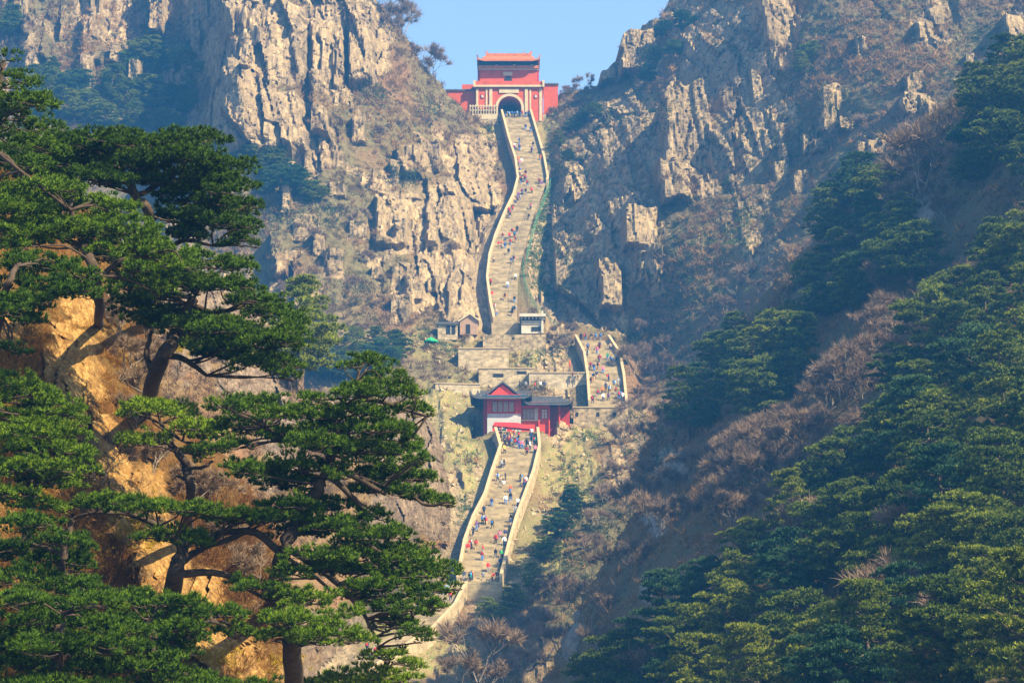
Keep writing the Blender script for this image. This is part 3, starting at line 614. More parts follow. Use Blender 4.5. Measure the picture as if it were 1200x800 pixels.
# ---- the gate tower on the saddle
g = Plane(599, 133, 560.0)
gate = link('gate_tower', None, loc=g.o)
tag(gate, 'red gate tower with orange tiled roof and dark arch on the saddle', 'gate')
def arch_wall(px0, px1, py_top, py_bot, ax0, ax1, a_top, y0, y1):
    x0, x1, zt, zb = g.x(px0, 115), g.x(px1, 115), g.z(py_top), g.z(py_bot)
    cx = (g.x(ax0, 120) + g.x(ax1, 120)) / 2; r = (g.x(ax1, 120) - g.x(ax0, 120)) / 2; zc = g.z(a_top) - r
    mb = MB(); n = 20; an = [math.pi * i / n for i in range(n + 1)]; pts = [(cx - r * math.cos(a), zc + r * math.sin(a)) for a in an]
    mb.box(x0, cx - r, y0, y1, zb, zt); mb.box(cx + r, x1, y0, y1, zb, zt)
    for (xa, za), (xb, zb_) in zip(pts, pts[1:]): mb.prism([(xa, za), (xb, zb_), (xb, zt), (xa, zt)], y0, y1)
    return mb, cx, r, zc, zb, an
mb, acx, ar, azc, azb, an = arch_wall(557, 636, 102.6, 142, 583.5, 611, 113, 0, 9)
mb.build('wall', M['red'], gate)
mb = MB()
for a, b in zip(an, an[1:]):
    r2 = ar + .62; mb.prism([(acx - ar * math.cos(a), azc + ar * math.sin(a)), (acx - ar * math.cos(b), azc + ar * math.sin(b)), (acx - r2 * math.cos(b), azc + r2 * math.sin(b)), (acx - r2 * math.cos(a), azc + r2 * math.sin(a))], -.12, -.002)
mb.box(acx - ar - .62, acx - ar, -.12, -.002, azb, azc).box(acx + ar, acx + ar + .62, -.12, -.002, azb, azc)
mb.build('arch_ring', M['cream'], gate)
g.box(583, 612, 112, 142, 8.0, 8.2).build('passage_shade_panel', M['dark'], gate)  # added dark panel closes the arch in place of the passage's shade
for a, b in ((573.4, 577), (615, 618.6)): g.box(a, b, 104, 142, -.22, -.003).build('pilaster', M['cream'], gate)
for a, b in ((558, 560.5), (569.2, 571.2), (620.5, 622.4), (632, 635)): g.box(a, b, 104, 142, -.13, -.003).build('pilaster', M['cream'], gate)
for c in (565.4, 628): 
    q = g.box(c - 2.2, c + 2.2, 111, 115.6, -.1, -.003).build('niche', M['red_dark'], gate); g.box(c - 1.2, c + 1.2, 112, 114.8, -.2, -.102).build('lantern', M['white'], q)
g.box(585, 608, 104.4, 109.3, -.2, -.003).build('plaque', M['cream'], gate)
g.box(556, 637, 100.4, 102.6, -.55, 9.6).build('cornice', M['cream'], gate)
g.box(557.5, 635.5, 95.6, 100.4, -.35, 9.4).build('parapet_band', M['red'], gate)
for a, b in ((554.6, 557.4), (635.6, 638)): g.box(a, b, 95, 102.8, -.7, .4).build('corner_post', M['cream'], gate)
# upper storey
g.box(562, 629.5, 80.9, 95.6, 1.1, 8.0).build('upper_wall', M['red'], gate)
for a, b in ((559.6, 561.9), (629.6, 631.6)): g.box(a, b, 79.2, 95.6, 1.6, 7.6).build('dark_end_strip', M['red_dark'], gate)  # narrow dark strips at both ends of the upper storey
g.box(589.6, 600.4, 83, 87.4, .95, 1.097).build('plaque', M['cream'], gate)
cx = g.x(595.6, 91); r = .85; zb = g.z(94.2)
MB().prism([(cx - r, zb), (cx + r, zb)] + [(cx + r * math.cos(a), zb + .55 + r * .9 * math.sin(a)) for a in np.linspace(0, math.pi, 11)], .98, 1.097).build('arched_window', M['dark'], gate)
g.box(560.6, 631, 79.2, 80.9, .75, 8.3).build('string_course', M['cream'], gate)
g.box(560.2, 631.4, 76.2, 79.2, .45, 8.5).build('tile_band', M['orange_tile'], gate)
fr = g.box(562, 629.6, 70, 76.2, 1.15, 8.0).build('bracket_frieze', M['blue_paint_and_shade'], gate)
for i in range(18):
    x = 563.5 + i * 3.8; g.box(x, x + 1.5, 70.3, 74.2, .45, 1.147).build('bracket', M['blue_paint_and_shade'], fr)
for i in range(9):
    x = 566 + i * 7.0; g.box(x, x + 3.6, 74.4, 76, .98, 1.148).build('window', M['white' if i % 3 == 2 else 'blue_paint_and_shade'], gate)
x0, x1 = g.x(559.2, 70), g.x(632.4, 70)
mb, RV, RW, RN = hip_roof(x0, x1, -1.0, 10.2, g.z(71.6), 2.7, .5, .22, 22); rf = mb.build('roof', M['orange_tile'], gate)
tile_ribs(RV, RW, RN, .06, 2).build('tile_ribs', M['orange_tile'], rf)
zr = g.z(71.6) + 2.6
MB().box(x0 + 2.2, x1 - 2.2, 4.3, 4.9, zr, zr + .5).build('ridge', M['orange_tile'], rf)
for x, s in ((x0 + 2.2, -1), (x1 - 2.2, 1)): MB().prism([(x - .25, zr), (x + .25, zr), (x + .3 + s * .2, zr + .7), (x + s * .5, zr + 1.15), (x - .2, zr + .7)], 4.35, 4.85).build('ridge_ornament', M['orange_tile'], rf)
for x, s in ((x0 + .2, -1), (x1 - .2, 1)): MB().prism([(x - .18, g.z(70)), (x + .18, g.z(70)), (x + s * .35, g.z(70) + 1.0), (x + s * .1, g.z(70) + .9)], -.9, -.6).build('corner_ornament', M['orange_tile'], rf)
for x in (g.x(571, 67), g.x(614, 67)): MB().prism([(x - .12, zr - .9), (x + .12, zr - .9), (x + .1, zr + .25), (x - .1, zr + .25)], 1.5, 1.75).build('roof_figure', M['orange_tile'], rf)
# wing walls, each a thing of its own
def wing(label, parts):
    o = link('wing_wall', None, loc=g.o)
    for nm, a, m in parts: g.box(*a).build(nm, M[m], o)
    tag(o, label, 'wall', 'wing walls of the gate')
wing('red wing wall with dark coping left of the gate arch', [('wall', (522, 556.9, 105, 136, 1.2, 3.4), 'red'), ('coping', (521.5, 556.9, 103.3, 105, .9, 3.7), 'grey_tile'), ('raised_section', (541, 556.4, 97, 103.2, 1.5, 3.2), 'red')])
wing('short red wing wall behind bare bushes right of the gate', [('wall', (637.1, 654, 97.8, 136, 1.2, 3.4), 'red'), ('coping', (637.1, 654.5, 96.2, 97.8, .9, 3.7), 'grey_tile')])
# stone balustrade on the landing, left of the stair head
ba = link('stone_balustrade', None, loc=P(566, 134, 559.2)); b = Plane(566, 134, 559.2)
b.box(550, 583, 133.6, 140, 0, .5).build('base', M['cream'], ba); b.box(550, 583, 123.8, 125, .05, .4).build('top_rail', M['cream'], ba); b.box(550, 583, 128.6, 129.6, .1, .35).build('middle_rail', M['cream'], ba)
for i in range(11):
    x = 550.5 + i * 3.15; b.box(x, x + 1.0, 122.6, 133.6, .0, .45).build('baluster', M['cream'], ba)
tag(ba, 'pale stone balustrade in front of the gate beside the stair head', 'balustrade')
st = link('stone_bank', None, loc=P(566, 140, 558.9)); b2 = Plane(566, 140, 558.9)
b2.box(547, 584, 140.01, 158, -.4, 3).build('wall', M['rubble'], st); tag(st, 'rubble retaining wall under the balustrade at the gate', 'wall')

# ---- the red hall beside the landing
h = Plane(600, 501, 424.0)
hall = link('red_hall', None, loc=h.o)
tag(hall, 'red hall with grey tiled roofs and a red gable above the lower stairs', 'building')
X0, X1 = h.x(571, 480), h.x(610.5, 480)
h.box(571, 610.5, 462, 484.6, 0, 7.5).build('wall', M['hall_red'], hall)
h.box(571, 610.5, 484.6, 511, -.12, 7.6).build('lower_wall', M['grey_wall'], hall)
h.box(566.3, 570.9, 463, 511, .9, 7.2).build('side_wall', M['red_dark'], hall)  # left side of the hall, its shade put in as a darker red
wf = h.box(576, 603.4, 469.6, 483.4, -.1, -.003).build('window_frame', M['red_dark'], hall)
for i in range(4):
    x = 577.2 + i * 6.5; h.box(x, x + 5.2, 470.8, 482.4, -.16, -.102).build('pane', M['glass'], wf)
for x in (571, 604.8, 609): h.box(x, x + 1.6, 465, 484.6, -.3, -.11).build('column', M['hall_red'], hall)
h.box(566, 622, 463.2, 466.4, -.55, -.005).build('eave_shade_strip', M['blue_paint_and_shade'], hall)  # dark navy strip painted in place of the eave's shade
mb, RV, RW, RN = hip_roof(h.x(551.5, 466), h.x(623, 466), -1.9, 9.6, h.z(466.8), 1.55, .7, .14, 20); rf = mb.build('roof', M['grey_tile'], hall)
tile_ribs(RV, RW, RN, .07, 2).build('tile_ribs', M['grey_tile'], rf)
zb = h.z(460.6); cx = h.x(589, 455); hw = 2.35; zt = h.z(447)
gb = MB().prism([(cx - hw + .35, zb), (cx + hw - .35, zb), (cx, zt - .25)], 1.15, 6.5).build('gable', M['hall_red'], hall)
for s in (-1, 1):
    MB().prism([(cx + s * (hw + .3), zb - .1), (cx, zt - .05), (cx, zt + .25), (cx + s * (hw + .5), zb + .1)], .75, 6.9).build('gable_roof', M['grey_tile'], gb)
for px, dz in ((552.5, .7), (561, .2)): 
    x = h.x(px, 463); z = h.z(463); MB().prism([(x - .2, z - .6), (x + .25, z - .6), (x - .05, z + .75), (x - .3, z + .7)], -.9 + dz, -.6 + dz).build('roof_ornament', M['grey_tile'], rf)
MB().box(h.x(562, 459), h.x(622, 459), 3.6, 4.1, h.z(466.8) + 1.5, h.z(466.8) + 1.9).build('ridge', M['grey_tile'], rf)
# the lower wing to the right
h.box(610.6, 643, 470, 511, .6, 6.6).build('wing_wall', M['hall_red'], hall)
w2 = h.box(612, 626, 478, 490.6, .5, .597).build('window_frame', M['red_dark'], hall)
for i in range(3): h.box(612.8 + i * 4.4, 616.6 + i * 4.4, 478.8, 489.8, .44, .498).build('pane', M['glass'], w2)
h.box(626.4, 630.6, 477.5, 491, .45, .598).build('white_panel', M['white'], hall)
h.box(611, 634, 490.9, 492.6, .3, .598).build('sill', M['cream'], hall)
w3 = h.box(634, 641.8, 478.4, 490, .5, .597).build('window_frame', M['red_dark'], hall)
for i in range(2):
    for j in range(3): h.box(634.8 + i * 3.5, 637.7 + i * 3.5, 479.2 + j * 3.6, 482.2 + j * 3.6, .44, .498).build('pane', M['white'], w3)
for px in (631, 643, 655): h.box(px, px + 1.5, 472, 511, .2, .59).build('column', M['hall_red'], hall)
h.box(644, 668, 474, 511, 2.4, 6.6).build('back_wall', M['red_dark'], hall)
h.box(608, 667, 471.6, 474.4, .1, .595).build('eave_shade_strip', M['blue_paint_and_shade'], hall)  # same navy strip, painted shade under the wing's eave
mb, RV, RW, RN = hip_roof(h.x(613, 472), h.x(671, 472), -1.2, 8.2, h.z(473.4), 1.5, .75, .2, 18); rf = mb.build('roof', M['grey_tile'], hall)
tile_ribs(RV, RW, RN, .07, 2).build('tile_ribs', M['grey_tile'], rf)
MB().box(h.x(622, 466), h.x(660, 466), 3.3, 3.75, h.z(473.4) + 1.45, h.z(473.4) + 1.85).build('ridge', M['grey_tile'], rf)
x = h.x(658, 466); z = h.z(467); MB().prism([(x - .2, z - .3), (x + .4, z - .4), (x + 1.4, z - .75), (x + 1.4, z - .45), (x + .3, z + .2), (x - .1, z + 1.0), (x - .35, z + .9)], 3.2, 3.6).build('ridge_ornament', M['grey_tile'], rf)
# red canopy on the landing in front
cn = link('red_canopy', None, loc=P(600, 503, 419.5)); c = Plane(600, 503, 419.5)
mb = MB(); xa, xb = c.x(577, 500), c.x(607, 500); za, zc = c.z(498.5), c.z(495)
mb.prism([(xa, za), (xb + 2.6, za - .6), (xb, zc), (xa + .4, zc + .1)], 0, 2.4).build('canvas', M['cloth_red'], cn)
c.box(577, 582, 499, 512, .2, .3).build('hanging_banner', M['cloth_red'], cn); c.box(594, 600.5, 498.6, 508, .2, .3).build('hanging_banner', M['cloth_red'], cn)
for px in (577.4, 592, 606.5): c.box(px, px + .8, 498, 507.5, .35, .5).build('post', M['iron'], cn)
tag(cn, 'red canvas canopy with hanging banners in front of the red hall', 'canopy')
ct = link('vending_table', None, loc=P(587, 507, 418.0)); c = Plane(587, 507, 418.0)
c.box(583, 593, 502.5, 503.5, 0, 1.0).build('table_top', M['dark'], ct)
for px in (583.3, 592): c.box(px, px + .7, 503.5, 508, .1, .3).build('leg', M['iron'], ct)
for i in range(4): c.box(583.6 + i * 2.2, 585 + i * 2.2, 500.3, 502.46, .2, .6).build('goods', M[('dark', 'cloth_red', 'white', 'blue_paint_and_shade')[i]], ct)
tag(ct, 'dark stall table with goods under the red canopy', 'table')

# ---- terraces
def block_wall(name, label, D, px0, px1, py0, py1, depth, m, cop=True, extra=(), yaw=0):
    c = Plane((px0 + px1) / 2, py1, D); o = link(name, None, loc=c.o, rot=(0, 0, yaw))
    c.box(px0, px1, py0, py1 + 14, 0, depth).build('wall', M[m], o)
    if cop: c.box(px0 - .6, px1 + .6, py0 - 1.3, py0, -.12, depth + .1).build('coping', M['coping'], o)
    for nm, a, m2 in extra: c.box(*a).build(nm, M[m2], o)
    return tag(o, label, 'wall', 'terrace retaining walls')
block_wall('terrace_wall', 'tall square terrace wall of pale stone below the rubble bank', 452, 537, 596, 408.5, 441, 9, 'masonry')
block_wall('terrace_wall', 'low terrace wall with two dark slots behind the red hall', 446.5, 561, 626, 432, 460, 5, 'masonry', extra=[('slot', (577, 588.5, 438, 440.6), 'dark')][:0] + [('opening', (578, 590, 437.6, 441.6, -.06, -.003), 'dark'), ('opening', (606, 617, 434.8, 438, -.06, -.003), 'dark')])
block_wall('terrace_wall', 'long stepped terrace wall joining the middle stairs', 445, 620, 691, 437, 470, 6, 'pale_wall')
block_wall('terrace_wall', 'low pale terrace wall left of the red hall roof', 441, 510, 563, 450, 484, 7, 'pale_wall', yaw=.12)
block_wall('terrace_wall', 'dry stone terrace wall under the white kiosk', 459.5, 566, 640, 392, 412, 7, 'rubble', cop=False, extra=[('drain_hole', (600, 603, 395, 397.4, -.05, -.003), 'dark'), ('niche', (590, 600, 386.9, 388.4, .5, 1.5), 'dark')][:1])
block_wall('terrace_wall', 'retaining wall with three drain holes under the middle landing', 428.4, 672, 735, 477.6, 500, 4, 'rubble', extra=[('drain_hole', (a, a + 3.4, 483, 487.5, -.06, -.003), 'dark') for a in (674.5, 699, 718.5)])
# ---- white kiosk
k = Plane(624, 387, 463.0); ko = link('kiosk', None, loc=k.o)
k.box(611, 637, 375, 390, .4, 4.2).build('wall', M['white'], ko)
k.box(608.6, 639.5, 367.8, 371.2, -.5, 4.8).build('roof_slab', M['white'], ko)
k.box(609.6, 638.8, 371.2, 374.2, .1, 4.4).build('dark_band', M['dark'], ko)  # plain dark band directly below the roof slab
for i in range(7): k.box(610.5 + i * 4.3, 612.2 + i * 4.3, 371.3, 374.1, -.05, .098).build('bracket', M['white'], ko)
k.box(623, 633.4, 382.4, 387.4, .3, .397).build('counter_opening', M['dark'], ko)
k.box(634.4, 636.6, 364, 390, .0, .39).build('column', M['white'], ko)
k.box(612, 632, 377.6, 379.4, .25, .397).build('ledge', M['cream'], ko)
tag(ko, 'small white kiosk with flat roof at the foot of the upper stairs', 'kiosk')
# ---- pink gabled hut and the booth next to it
k = Plane(549, 388, 463.5); ko = link('hut', None, loc=k.o); x0, x1, xm = k.x(539, 380), k.x(559.5, 380), k.x(550.5, 380)
MB().prism([(x0, k.z(392)), (x1, k.z(392)), (x1, k.z(375.5)), (xm, k.z(368.6)), (x0, k.z(376.5))], 0, 3.4).build('wall', M['pink'], ko)
for s, xe, pe in ((-1, x0, 376.5), (1, x1, 375.5)): MB().prism([(xe + s * .3, k.z(pe) - .15), (xm, k.z(368.6) + .02), (xm, k.z(368.6) + .3), (xe + s * .35, k.z(pe) + .12)], -.35, 3.6).build('roof', M['cream'], ko)
k.box(546, 551, 380, 391, -.05, -.003).build('door', M['dark'], ko)
tag(ko, 'little pink brick hut with pale gable below the cliff', 'hut')
k = Plane(524, 395, 461.5); ko = link('booth', None, loc=k.o)
k.box(513, 536, 380, 398, 0, 3.2).build('wall', M['masonry'], ko); k.box(511.6, 537, 377.6, 380, -.4, 3.5).build('roof_slab', M['grey_tile'], ko)
wq = k.box(523, 533.6, 381.5, 391.5, -.06, -.003).build('window', M['dark'], ko); k.box(528, 528.8, 381.5, 391.5, -.1, -.062).build('mullion', M['white'], wq)
tag(ko, 'flat roofed stone booth with dark window next to the pink hut', 'booth')
# ---- green parasol
k = P(505, 409, 457.0); ko = link('parasol', None, loc=k)
MB().tube([(0, 0, -1.2), (0, 0, 2.1)], .04, 6).build('pole', M['iron'], ko)
mb = MB(); n = 8; top = (0, 0, 2.3); rim = [(1.35 * math.cos(i * math.tau / n), 1.35 * math.sin(i * math.tau / n), 1.55) for i in range(n)]
for i in range(n):
    a, b = rim[i], rim[(i + 1) % n]; mb.quad([top, a, b]); mb.quad([a, (a[0] * .98, a[1] * .98, a[2] - .25), (b[0] * .98, b[1] * .98, b[2] - .25), b])
mb.build('canopy', M['green_cloth'], ko); tag(ko, 'green parasol beside the booth under the cliff', 'parasol')
# ================================================================== vegetation
rng = np.random.default_rng(7); rnd = random.Random(7)
def unit(v): return v / (np.linalg.norm(v, axis=-1, keepdims=True) + 1e-9)
def blades(C, A, nb, Ln, Wd, spread, rg, droop=0.0):
    """needle tufts: nb thin triangles at each centre C round the axis A"""
    n = len(C); d = unit(A[:, None, :] + spread * rg.normal(size=(n, nb, 3))); d[..., 2] -= droop; d = unit(d)
    s = unit(np.cross(d, rg.normal(size=(n, nb, 3)))) * Wd * .5
    ln = Ln * rg.uniform(.65, 1.15, (n, nb, 1)); c = C[:, None, :] - d * ln * .2
    V = np.stack([c - s, c + s, c + d * ln], 2)
    t = np.clip(rg.normal(.5, .16, (n, 1, 1)) + rg.normal(0, .1, (n, nb, 1)) + np.array([[[-.2, -.2, .2]]]), 0, 1)
    return V.reshape(-1, 3), np.broadcast_to(t, (n, nb, 3)).reshape(-1)
def pad_tufts(c, hw, hd, hh, rl, dens, rg, sp=1.75):
    """a foliage pad: rounded lumps spread over a flat ellipse; returns tuft centres and axes"""
    area = math.pi * hw * hd; nl = max(3, int(area / (rl * rl * sp)))
    r = np.sqrt(rg.uniform(0, 1, nl)); a = rg.uniform(0, math.tau, nl)
    L = np.stack([r * hw * np.cos(a), r * hd * np.sin(a), hh * (1 - r ** 2) * .9 + rg.normal(0, .4 * hh, nl) - .3 * hh], -1)
    nt = max(4, int(dens)); th = rg.uniform(0, math.tau, (nl, nt)); u = rg.uniform(.0, 1, (nl, nt)); s = np.sqrt(1 - u * u)
    N = np.stack([s * np.cos(th), s * np.sin(th), u], -1); rr = rl * rg.uniform(.6, 1.15, (nl, 1, 1))
    C = L[:, None, :] + N * rr * np.array([1, 1, .62]); A = N + np.array([0, 0, .55]) + .35 * unit(L * np.array([1, 1, 0]))[:, None, :]
    return np.asarray(c)[None] + C.reshape(-1, 3), unit(A.reshape(-1, 3))
def crown_mesh(name, C, A, nb, Ln, Wd, spread, mat, rg):
    V, t = blades(np.vstack(C), np.vstack(A), nb, Ln, Wd, spread, rg)
    return mesh_np(name, V, np.arange(len(V)).reshape(-1, 3), [mat], dict(tint=t), smooth=False)
def tubes_mesh(name, tubes, mat, sides=7):
    Vs, Fs, n = [], [], 0
    for p, r in tubes:
        V, Q = tube_np(p, r, sides); Vs.append(V); Fs.append(Q + n); n += len(V)
    return mesh_np(name, np.vstack(Vs), np.vstack(Fs), [mat])

# ---- pines of the middle distance: prototypes, then copies
def pine_proto(seed, hgt, rad, flat_top, lean):
    rg = np.random.default_rng(seed); tubes = []; C = []; A = []
    n = 7; tl = np.array([[lean * (t ** 1.6) + .25 * math.sin(t * 5 + seed), .2 * math.cos(t * 4 + seed), hgt * .95 * t] for t in np.linspace(0, 1, n)]); tl -= tl[0]
    tl[0, 2] = -1.2
    tubes.append((smooth_line(tl, 3), np.linspace(.24, .05, (n - 1) * 3 + 1)))
    lev = 8
    for i in range(lev):
        t = .34 + .64 * i / (lev - 1) + rg.normal(0, .012); p0 = np.array([np.interp(t, np.linspace(0, 1, n), tl[:, k]) for k in range(3)])
        prof = (math.sin(min(1, (t - .18) / .34) * math.pi / 2)) * (1 - .72 * max(0, (t - .5) / .5) ** (1.4 if not flat_top else 3.5)); rr = rad * prof
        m = max(3, int(5.5 * prof)); a0 = rg.uniform(0, math.tau)
        for q in range(m):
            a = a0 + q * math.tau / m + rg.normal(0, .25); e = rr * rg.uniform(.55, 1.0)
            tip = p0 + np.array([math.cos(a) * e, math.sin(a) * e, e * rg.uniform(.0, .22) + rg.normal(0, .15)])
            mid = (p0 + tip) / 2 + np.array([0, 0, -.12 * e]); tubes.append((smooth_line([p0, mid, tip], 3), np.linspace(.07, .025, 7)))
            hw = rg.uniform(.75, 1.2) * rad / 3.2; c, ax = pad_tufts(tip, hw, hw * rg.uniform(.7, 1),  .28, .30, 8, rg, 2.2); C.append(c); A.append(ax)
            if e > 1.6: c, ax = pad_tufts(mid + [0, 0, .2], hw * .7, hw * .6,  .24, .30, 7, rg, 2.2); C.append(c); A.append(ax)
    c, ax = pad_tufts(tl[-1] + [0, 0, .1], .8 * rad / 3.2, .8 * rad / 3.2, .35, .34, 10, rg); C.append(c); A.append(ax)
    return tubes_mesh('trunk', tubes, M['bark_far'], 5), crown_mesh('crown', C, A, 6, .34, .12, .5, M['needles_mid'], rg), hgt, rad
PINES = [pine_proto(101, 8.5, 3.4, False, .5), pine_proto(102, 7.2, 3.6, True, -.7), pine_proto(103, 9.2, 3.2, False, .2), pine_proto(104, 6.6, 3.3, True, .9), pine_proto(105, 7.8, 3.9, True, -.3), pine_proto(106, 10.0, 3.3, False, -.4), pine_proto(107, 6.0, 3.0, True, .3)]
def place_pine(pos, i, s, label, group, rz=None, name='pine_tree'):
    tm, cm, h_, r_ = PINES[i % len(PINES)]; o = link(name, None, loc=pos, rot=(rnd.gauss(0, .04), rnd.gauss(0, .04), rnd.uniform(0, math.tau) if rz is None else rz)); o.scale = (s, s, s * rnd.uniform(.9, 1.1))
    link('trunk', tm, o); q = link('crown', cm, o); q.material_slots[0].link = 'OBJECT'; q.material_slots[0].material = M[rnd.choice(['needles_mid', 'needles_mid', 'needles_blue', 'needles_yellow'])]
    return tag(o, label, 'tree', group)

# ---- bare broad-leaved trees
def bare_proto(seed, hgt, spread, forks):
    rg = np.random.default_rng(seed); tubes = []; tw = []; tips = []
    def grow(p, d, ln, r, lv):
        d = d / np.linalg.norm(d); e = p + d * ln; m = (p + e) / 2 + rg.normal(0, .05 * ln, 3)
        tubes.append((smooth_line([p, m, e], 2), np.linspace(r, r * .6, 5)))
        if lv == 0: tips.append((e, d, ln)); return
        k = 3 if lv > 1 else 4
        for q in range(k):
            nd = d + spread * rg.normal(0, 1, 3) * np.array([1, 1, .6]); nd[2] = abs(nd[2]) * .7 + .25
            grow(p + (e - p) * rg.uniform(.6, 1), nd, ln * rg.uniform(.6, .85), r * .55, lv - 1)
    for f in range(forks):
        a = f * math.tau / forks + rg.uniform(0, 1); grow(np.array([.12 * math.cos(a), .12 * math.sin(a), -.5]), np.array([.35 * math.cos(a), .35 * math.sin(a), 1.0]), hgt * .36, .10, 3)
    n = len(tips); E = np.array([t[0] for t in tips]); Dv = np.array([t[1] for t in tips])
    nb = max(6, int(2600 / n)); base = np.repeat(E, nb, 0) - np.repeat(Dv, nb, 0) * rg.uniform(0, .7, (n * nb, 1)); dr = unit(np.repeat(Dv, nb, 0) + .75 * rg.normal(size=(n * nb, 3)) + [0, 0, .3])
    ln = hgt * .17 * rg.uniform(.5, 1.2, (n * nb, 1)); s = unit(np.cross(dr, rg.normal(size=(n * nb, 3)))) * .034
    V = np.stack([base - s, base + s, base + dr * ln], 1).reshape(-1, 3); t = np.repeat(np.clip(rg.normal(.5, .2, n * nb), 0, 1), 3)
    return tubes_mesh('trunk', tubes, M['bare_bark'], 4), mesh_np('crown', V, np.arange(len(V)).reshape(-1, 3), [M['twigs']], dict(tint=t), smooth=False)
BARES = [bare_proto(201, 6.5, .5, 2), bare_proto(202, 5.5, .6, 3), bare_proto(203, 7.5, .45, 2), bare_proto(204, 5.0, .55, 3)]
def place_bare(pos, i, s, label, group, name='bare_tree'):
    tm, cm = BARES[i % len(BARES)]; o = link(name, None, loc=pos, rot=(0, 0, rnd.uniform(0, math.tau))); o.scale = (s, s, s * rnd.uniform(.9, 1.1))
    link('trunk', tm, o); link('crown', cm, o); return tag(o, label, 'tree', group)

# forest on the near right slope
FOREST = [[(668, 830), (722, 745), (790, 695), (850, 645), (890, 595), (950, 555), (985, 505), (1030, 445), (1065, 375), (1120, 322), (1160, 262), (1205, 226), (1250, 215), (1250, 880), (660, 880)],
          [(770, 486), (800, 424), (838, 384), (900, 372), (932, 402), (900, 444), (860, 480), (800, 494)],
          [(932, 330), (940, 236), (976, 196), (1050, 240), (1080, 280), (1040, 322), (980, 344), (950, 372), (905, 372)],
          [(1112, 190), (1104, 124), (1150, 70), (1250, 40), (1250, 190)]]
spots = []; tries = 0
while tries < 9000 and len(spots) < 290:
    tries += 1; px = rnd.uniform(650, 1250); py = rnd.uniform(40, 880)
    pos = slope.hit(px, py)
    if pos is None: continue
    if not any(inpoly(np.array(px - 24), np.array(py - 10500 / pos.y), f) for f in FOREST): continue
    if py - 10500 / pos.y < 480 and not inpoly(np.array(px - 24), np.array(py - 10500 / pos.y), FOREST[0]) and rnd.random() < .2: continue
    cr = 6.4 * F / pos.y * .46
    if any((px - q[0]) ** 2 + ((py - q[1]) * 1.25) ** 2 < cr * cr for q in spots): continue
    spots.append((px, py, pos))
spots.sort(key=lambda q: q[2].y)
for i, (px, py, pos) in enumerate(spots):
    k = rnd.randrange(7); s = rnd.uniform(.7, 1.12)
    look = ('rounded', 'flat-topped', 'tall', 'low flat-topped', 'broad', 'tall slender', 'small bushy')[k] + (' large' if s > .98 else '')
    col = 'by the brown clearing' if px < 900 else ('mid-slope' if px < 1050 else 'on the far side')
    row = 'at the very top' if py < 180 else ('above the middle' if py < 330 else ('at mid height' if py < 480 else ('below the middle' if py < 640 else 'at the bottom edge')))
    place_pine(pos + Vector((0, .3, -.4)), k, s, '%s pine %s, %s of the wooded slope' % (look, col, row), 'pines of the wooded slope facing the stairs')

def ray_any(px, py, order=None):
    best = None
    for sh in (order or (hill, ridge, slope, main)):
        p = sh.hit(px, py)
        if p is not None and (best is None or p.y < best.y): best = p
    return best
# far pines: (px, py of the foot, scale, kind)
FARP = {'on the ledge below the tall lit cliff': [(282, 200, .8), (296, 206, .95), (312, 212, .9), (325, 222, .95), (338, 228, .9), (352, 236, .85), (366, 242, .8), (300, 190, .7), (330, 205, .75), (344, 218, .7), (310, 236, .6)],
        'in the shaded gully behind the lit cliff': [(40, 118, 1.0), (62, 130, 1.0), (88, 120, 1.1), (105, 140, 1.0), (128, 128, 1.1), (150, 140, 1.05), (168, 118, 1.1), (180, 140, 1.0), (200, 128, 1.05), (215, 146, 1.0), (232, 130, .9), (150, 90, 1.0), (172, 82, 1.1), (190, 96, .9), (125, 105, .8), (60, 100, .8), (85, 150, 1.0), (120, 155, 1.0), (155, 165, 1.0), (195, 165, .9), (225, 110, .8), (212, 84, .8), (8, 55, 1.1), (16, 40, .9), (50, 150, 1.0), (30, 135, 1.0), (238, 90, .7)],
        'on the slope left of the parasol': [(352, 440, .95), (370, 450, 1.0), (388, 445, .95), (405, 452, .9), (428, 446, .95), (446, 440, .9), (462, 430, .8), (380, 425, .8), (415, 428, .85), (440, 420, .7), (360, 420, .7), (340, 460, 1.0)],
        'on the shaded ridge above the lit rock pillar': [(780, 48, .8), (790, 70, .8), (770, 78, .7), (800, 40, .7), (760, 100, .7), (952, 75, .7), (940, 95, .6)],
        'at the edge of the shadow below the middle landing': [(650, 640, .75), (664, 622, .7), (640, 662, .7), (672, 600, .6), (600, 720, .6), (575, 735, .6), (625, 700, .6), (590, 755, .6)],
        'in the dark gorge right of the upper stairs': [(668, 160, .6), (682, 150, .55), (655, 176, .5), (700, 140, .6), (664, 190, .45)]}
for wh, ls in FARP.items():
    for i, (px, py, s) in enumerate(ls):
        p = ray_any(px, py)
        if p is None: continue
        k = rnd.randrange(7); look = ('rounded', 'flat-topped', 'tall', 'low', 'broad', 'slender', 'small bushy')[k]
        place_pine(p + Vector((0, .4, -.3)), k, s, '%s distant pine %s' % (look, wh), 'pines %s' % wh)

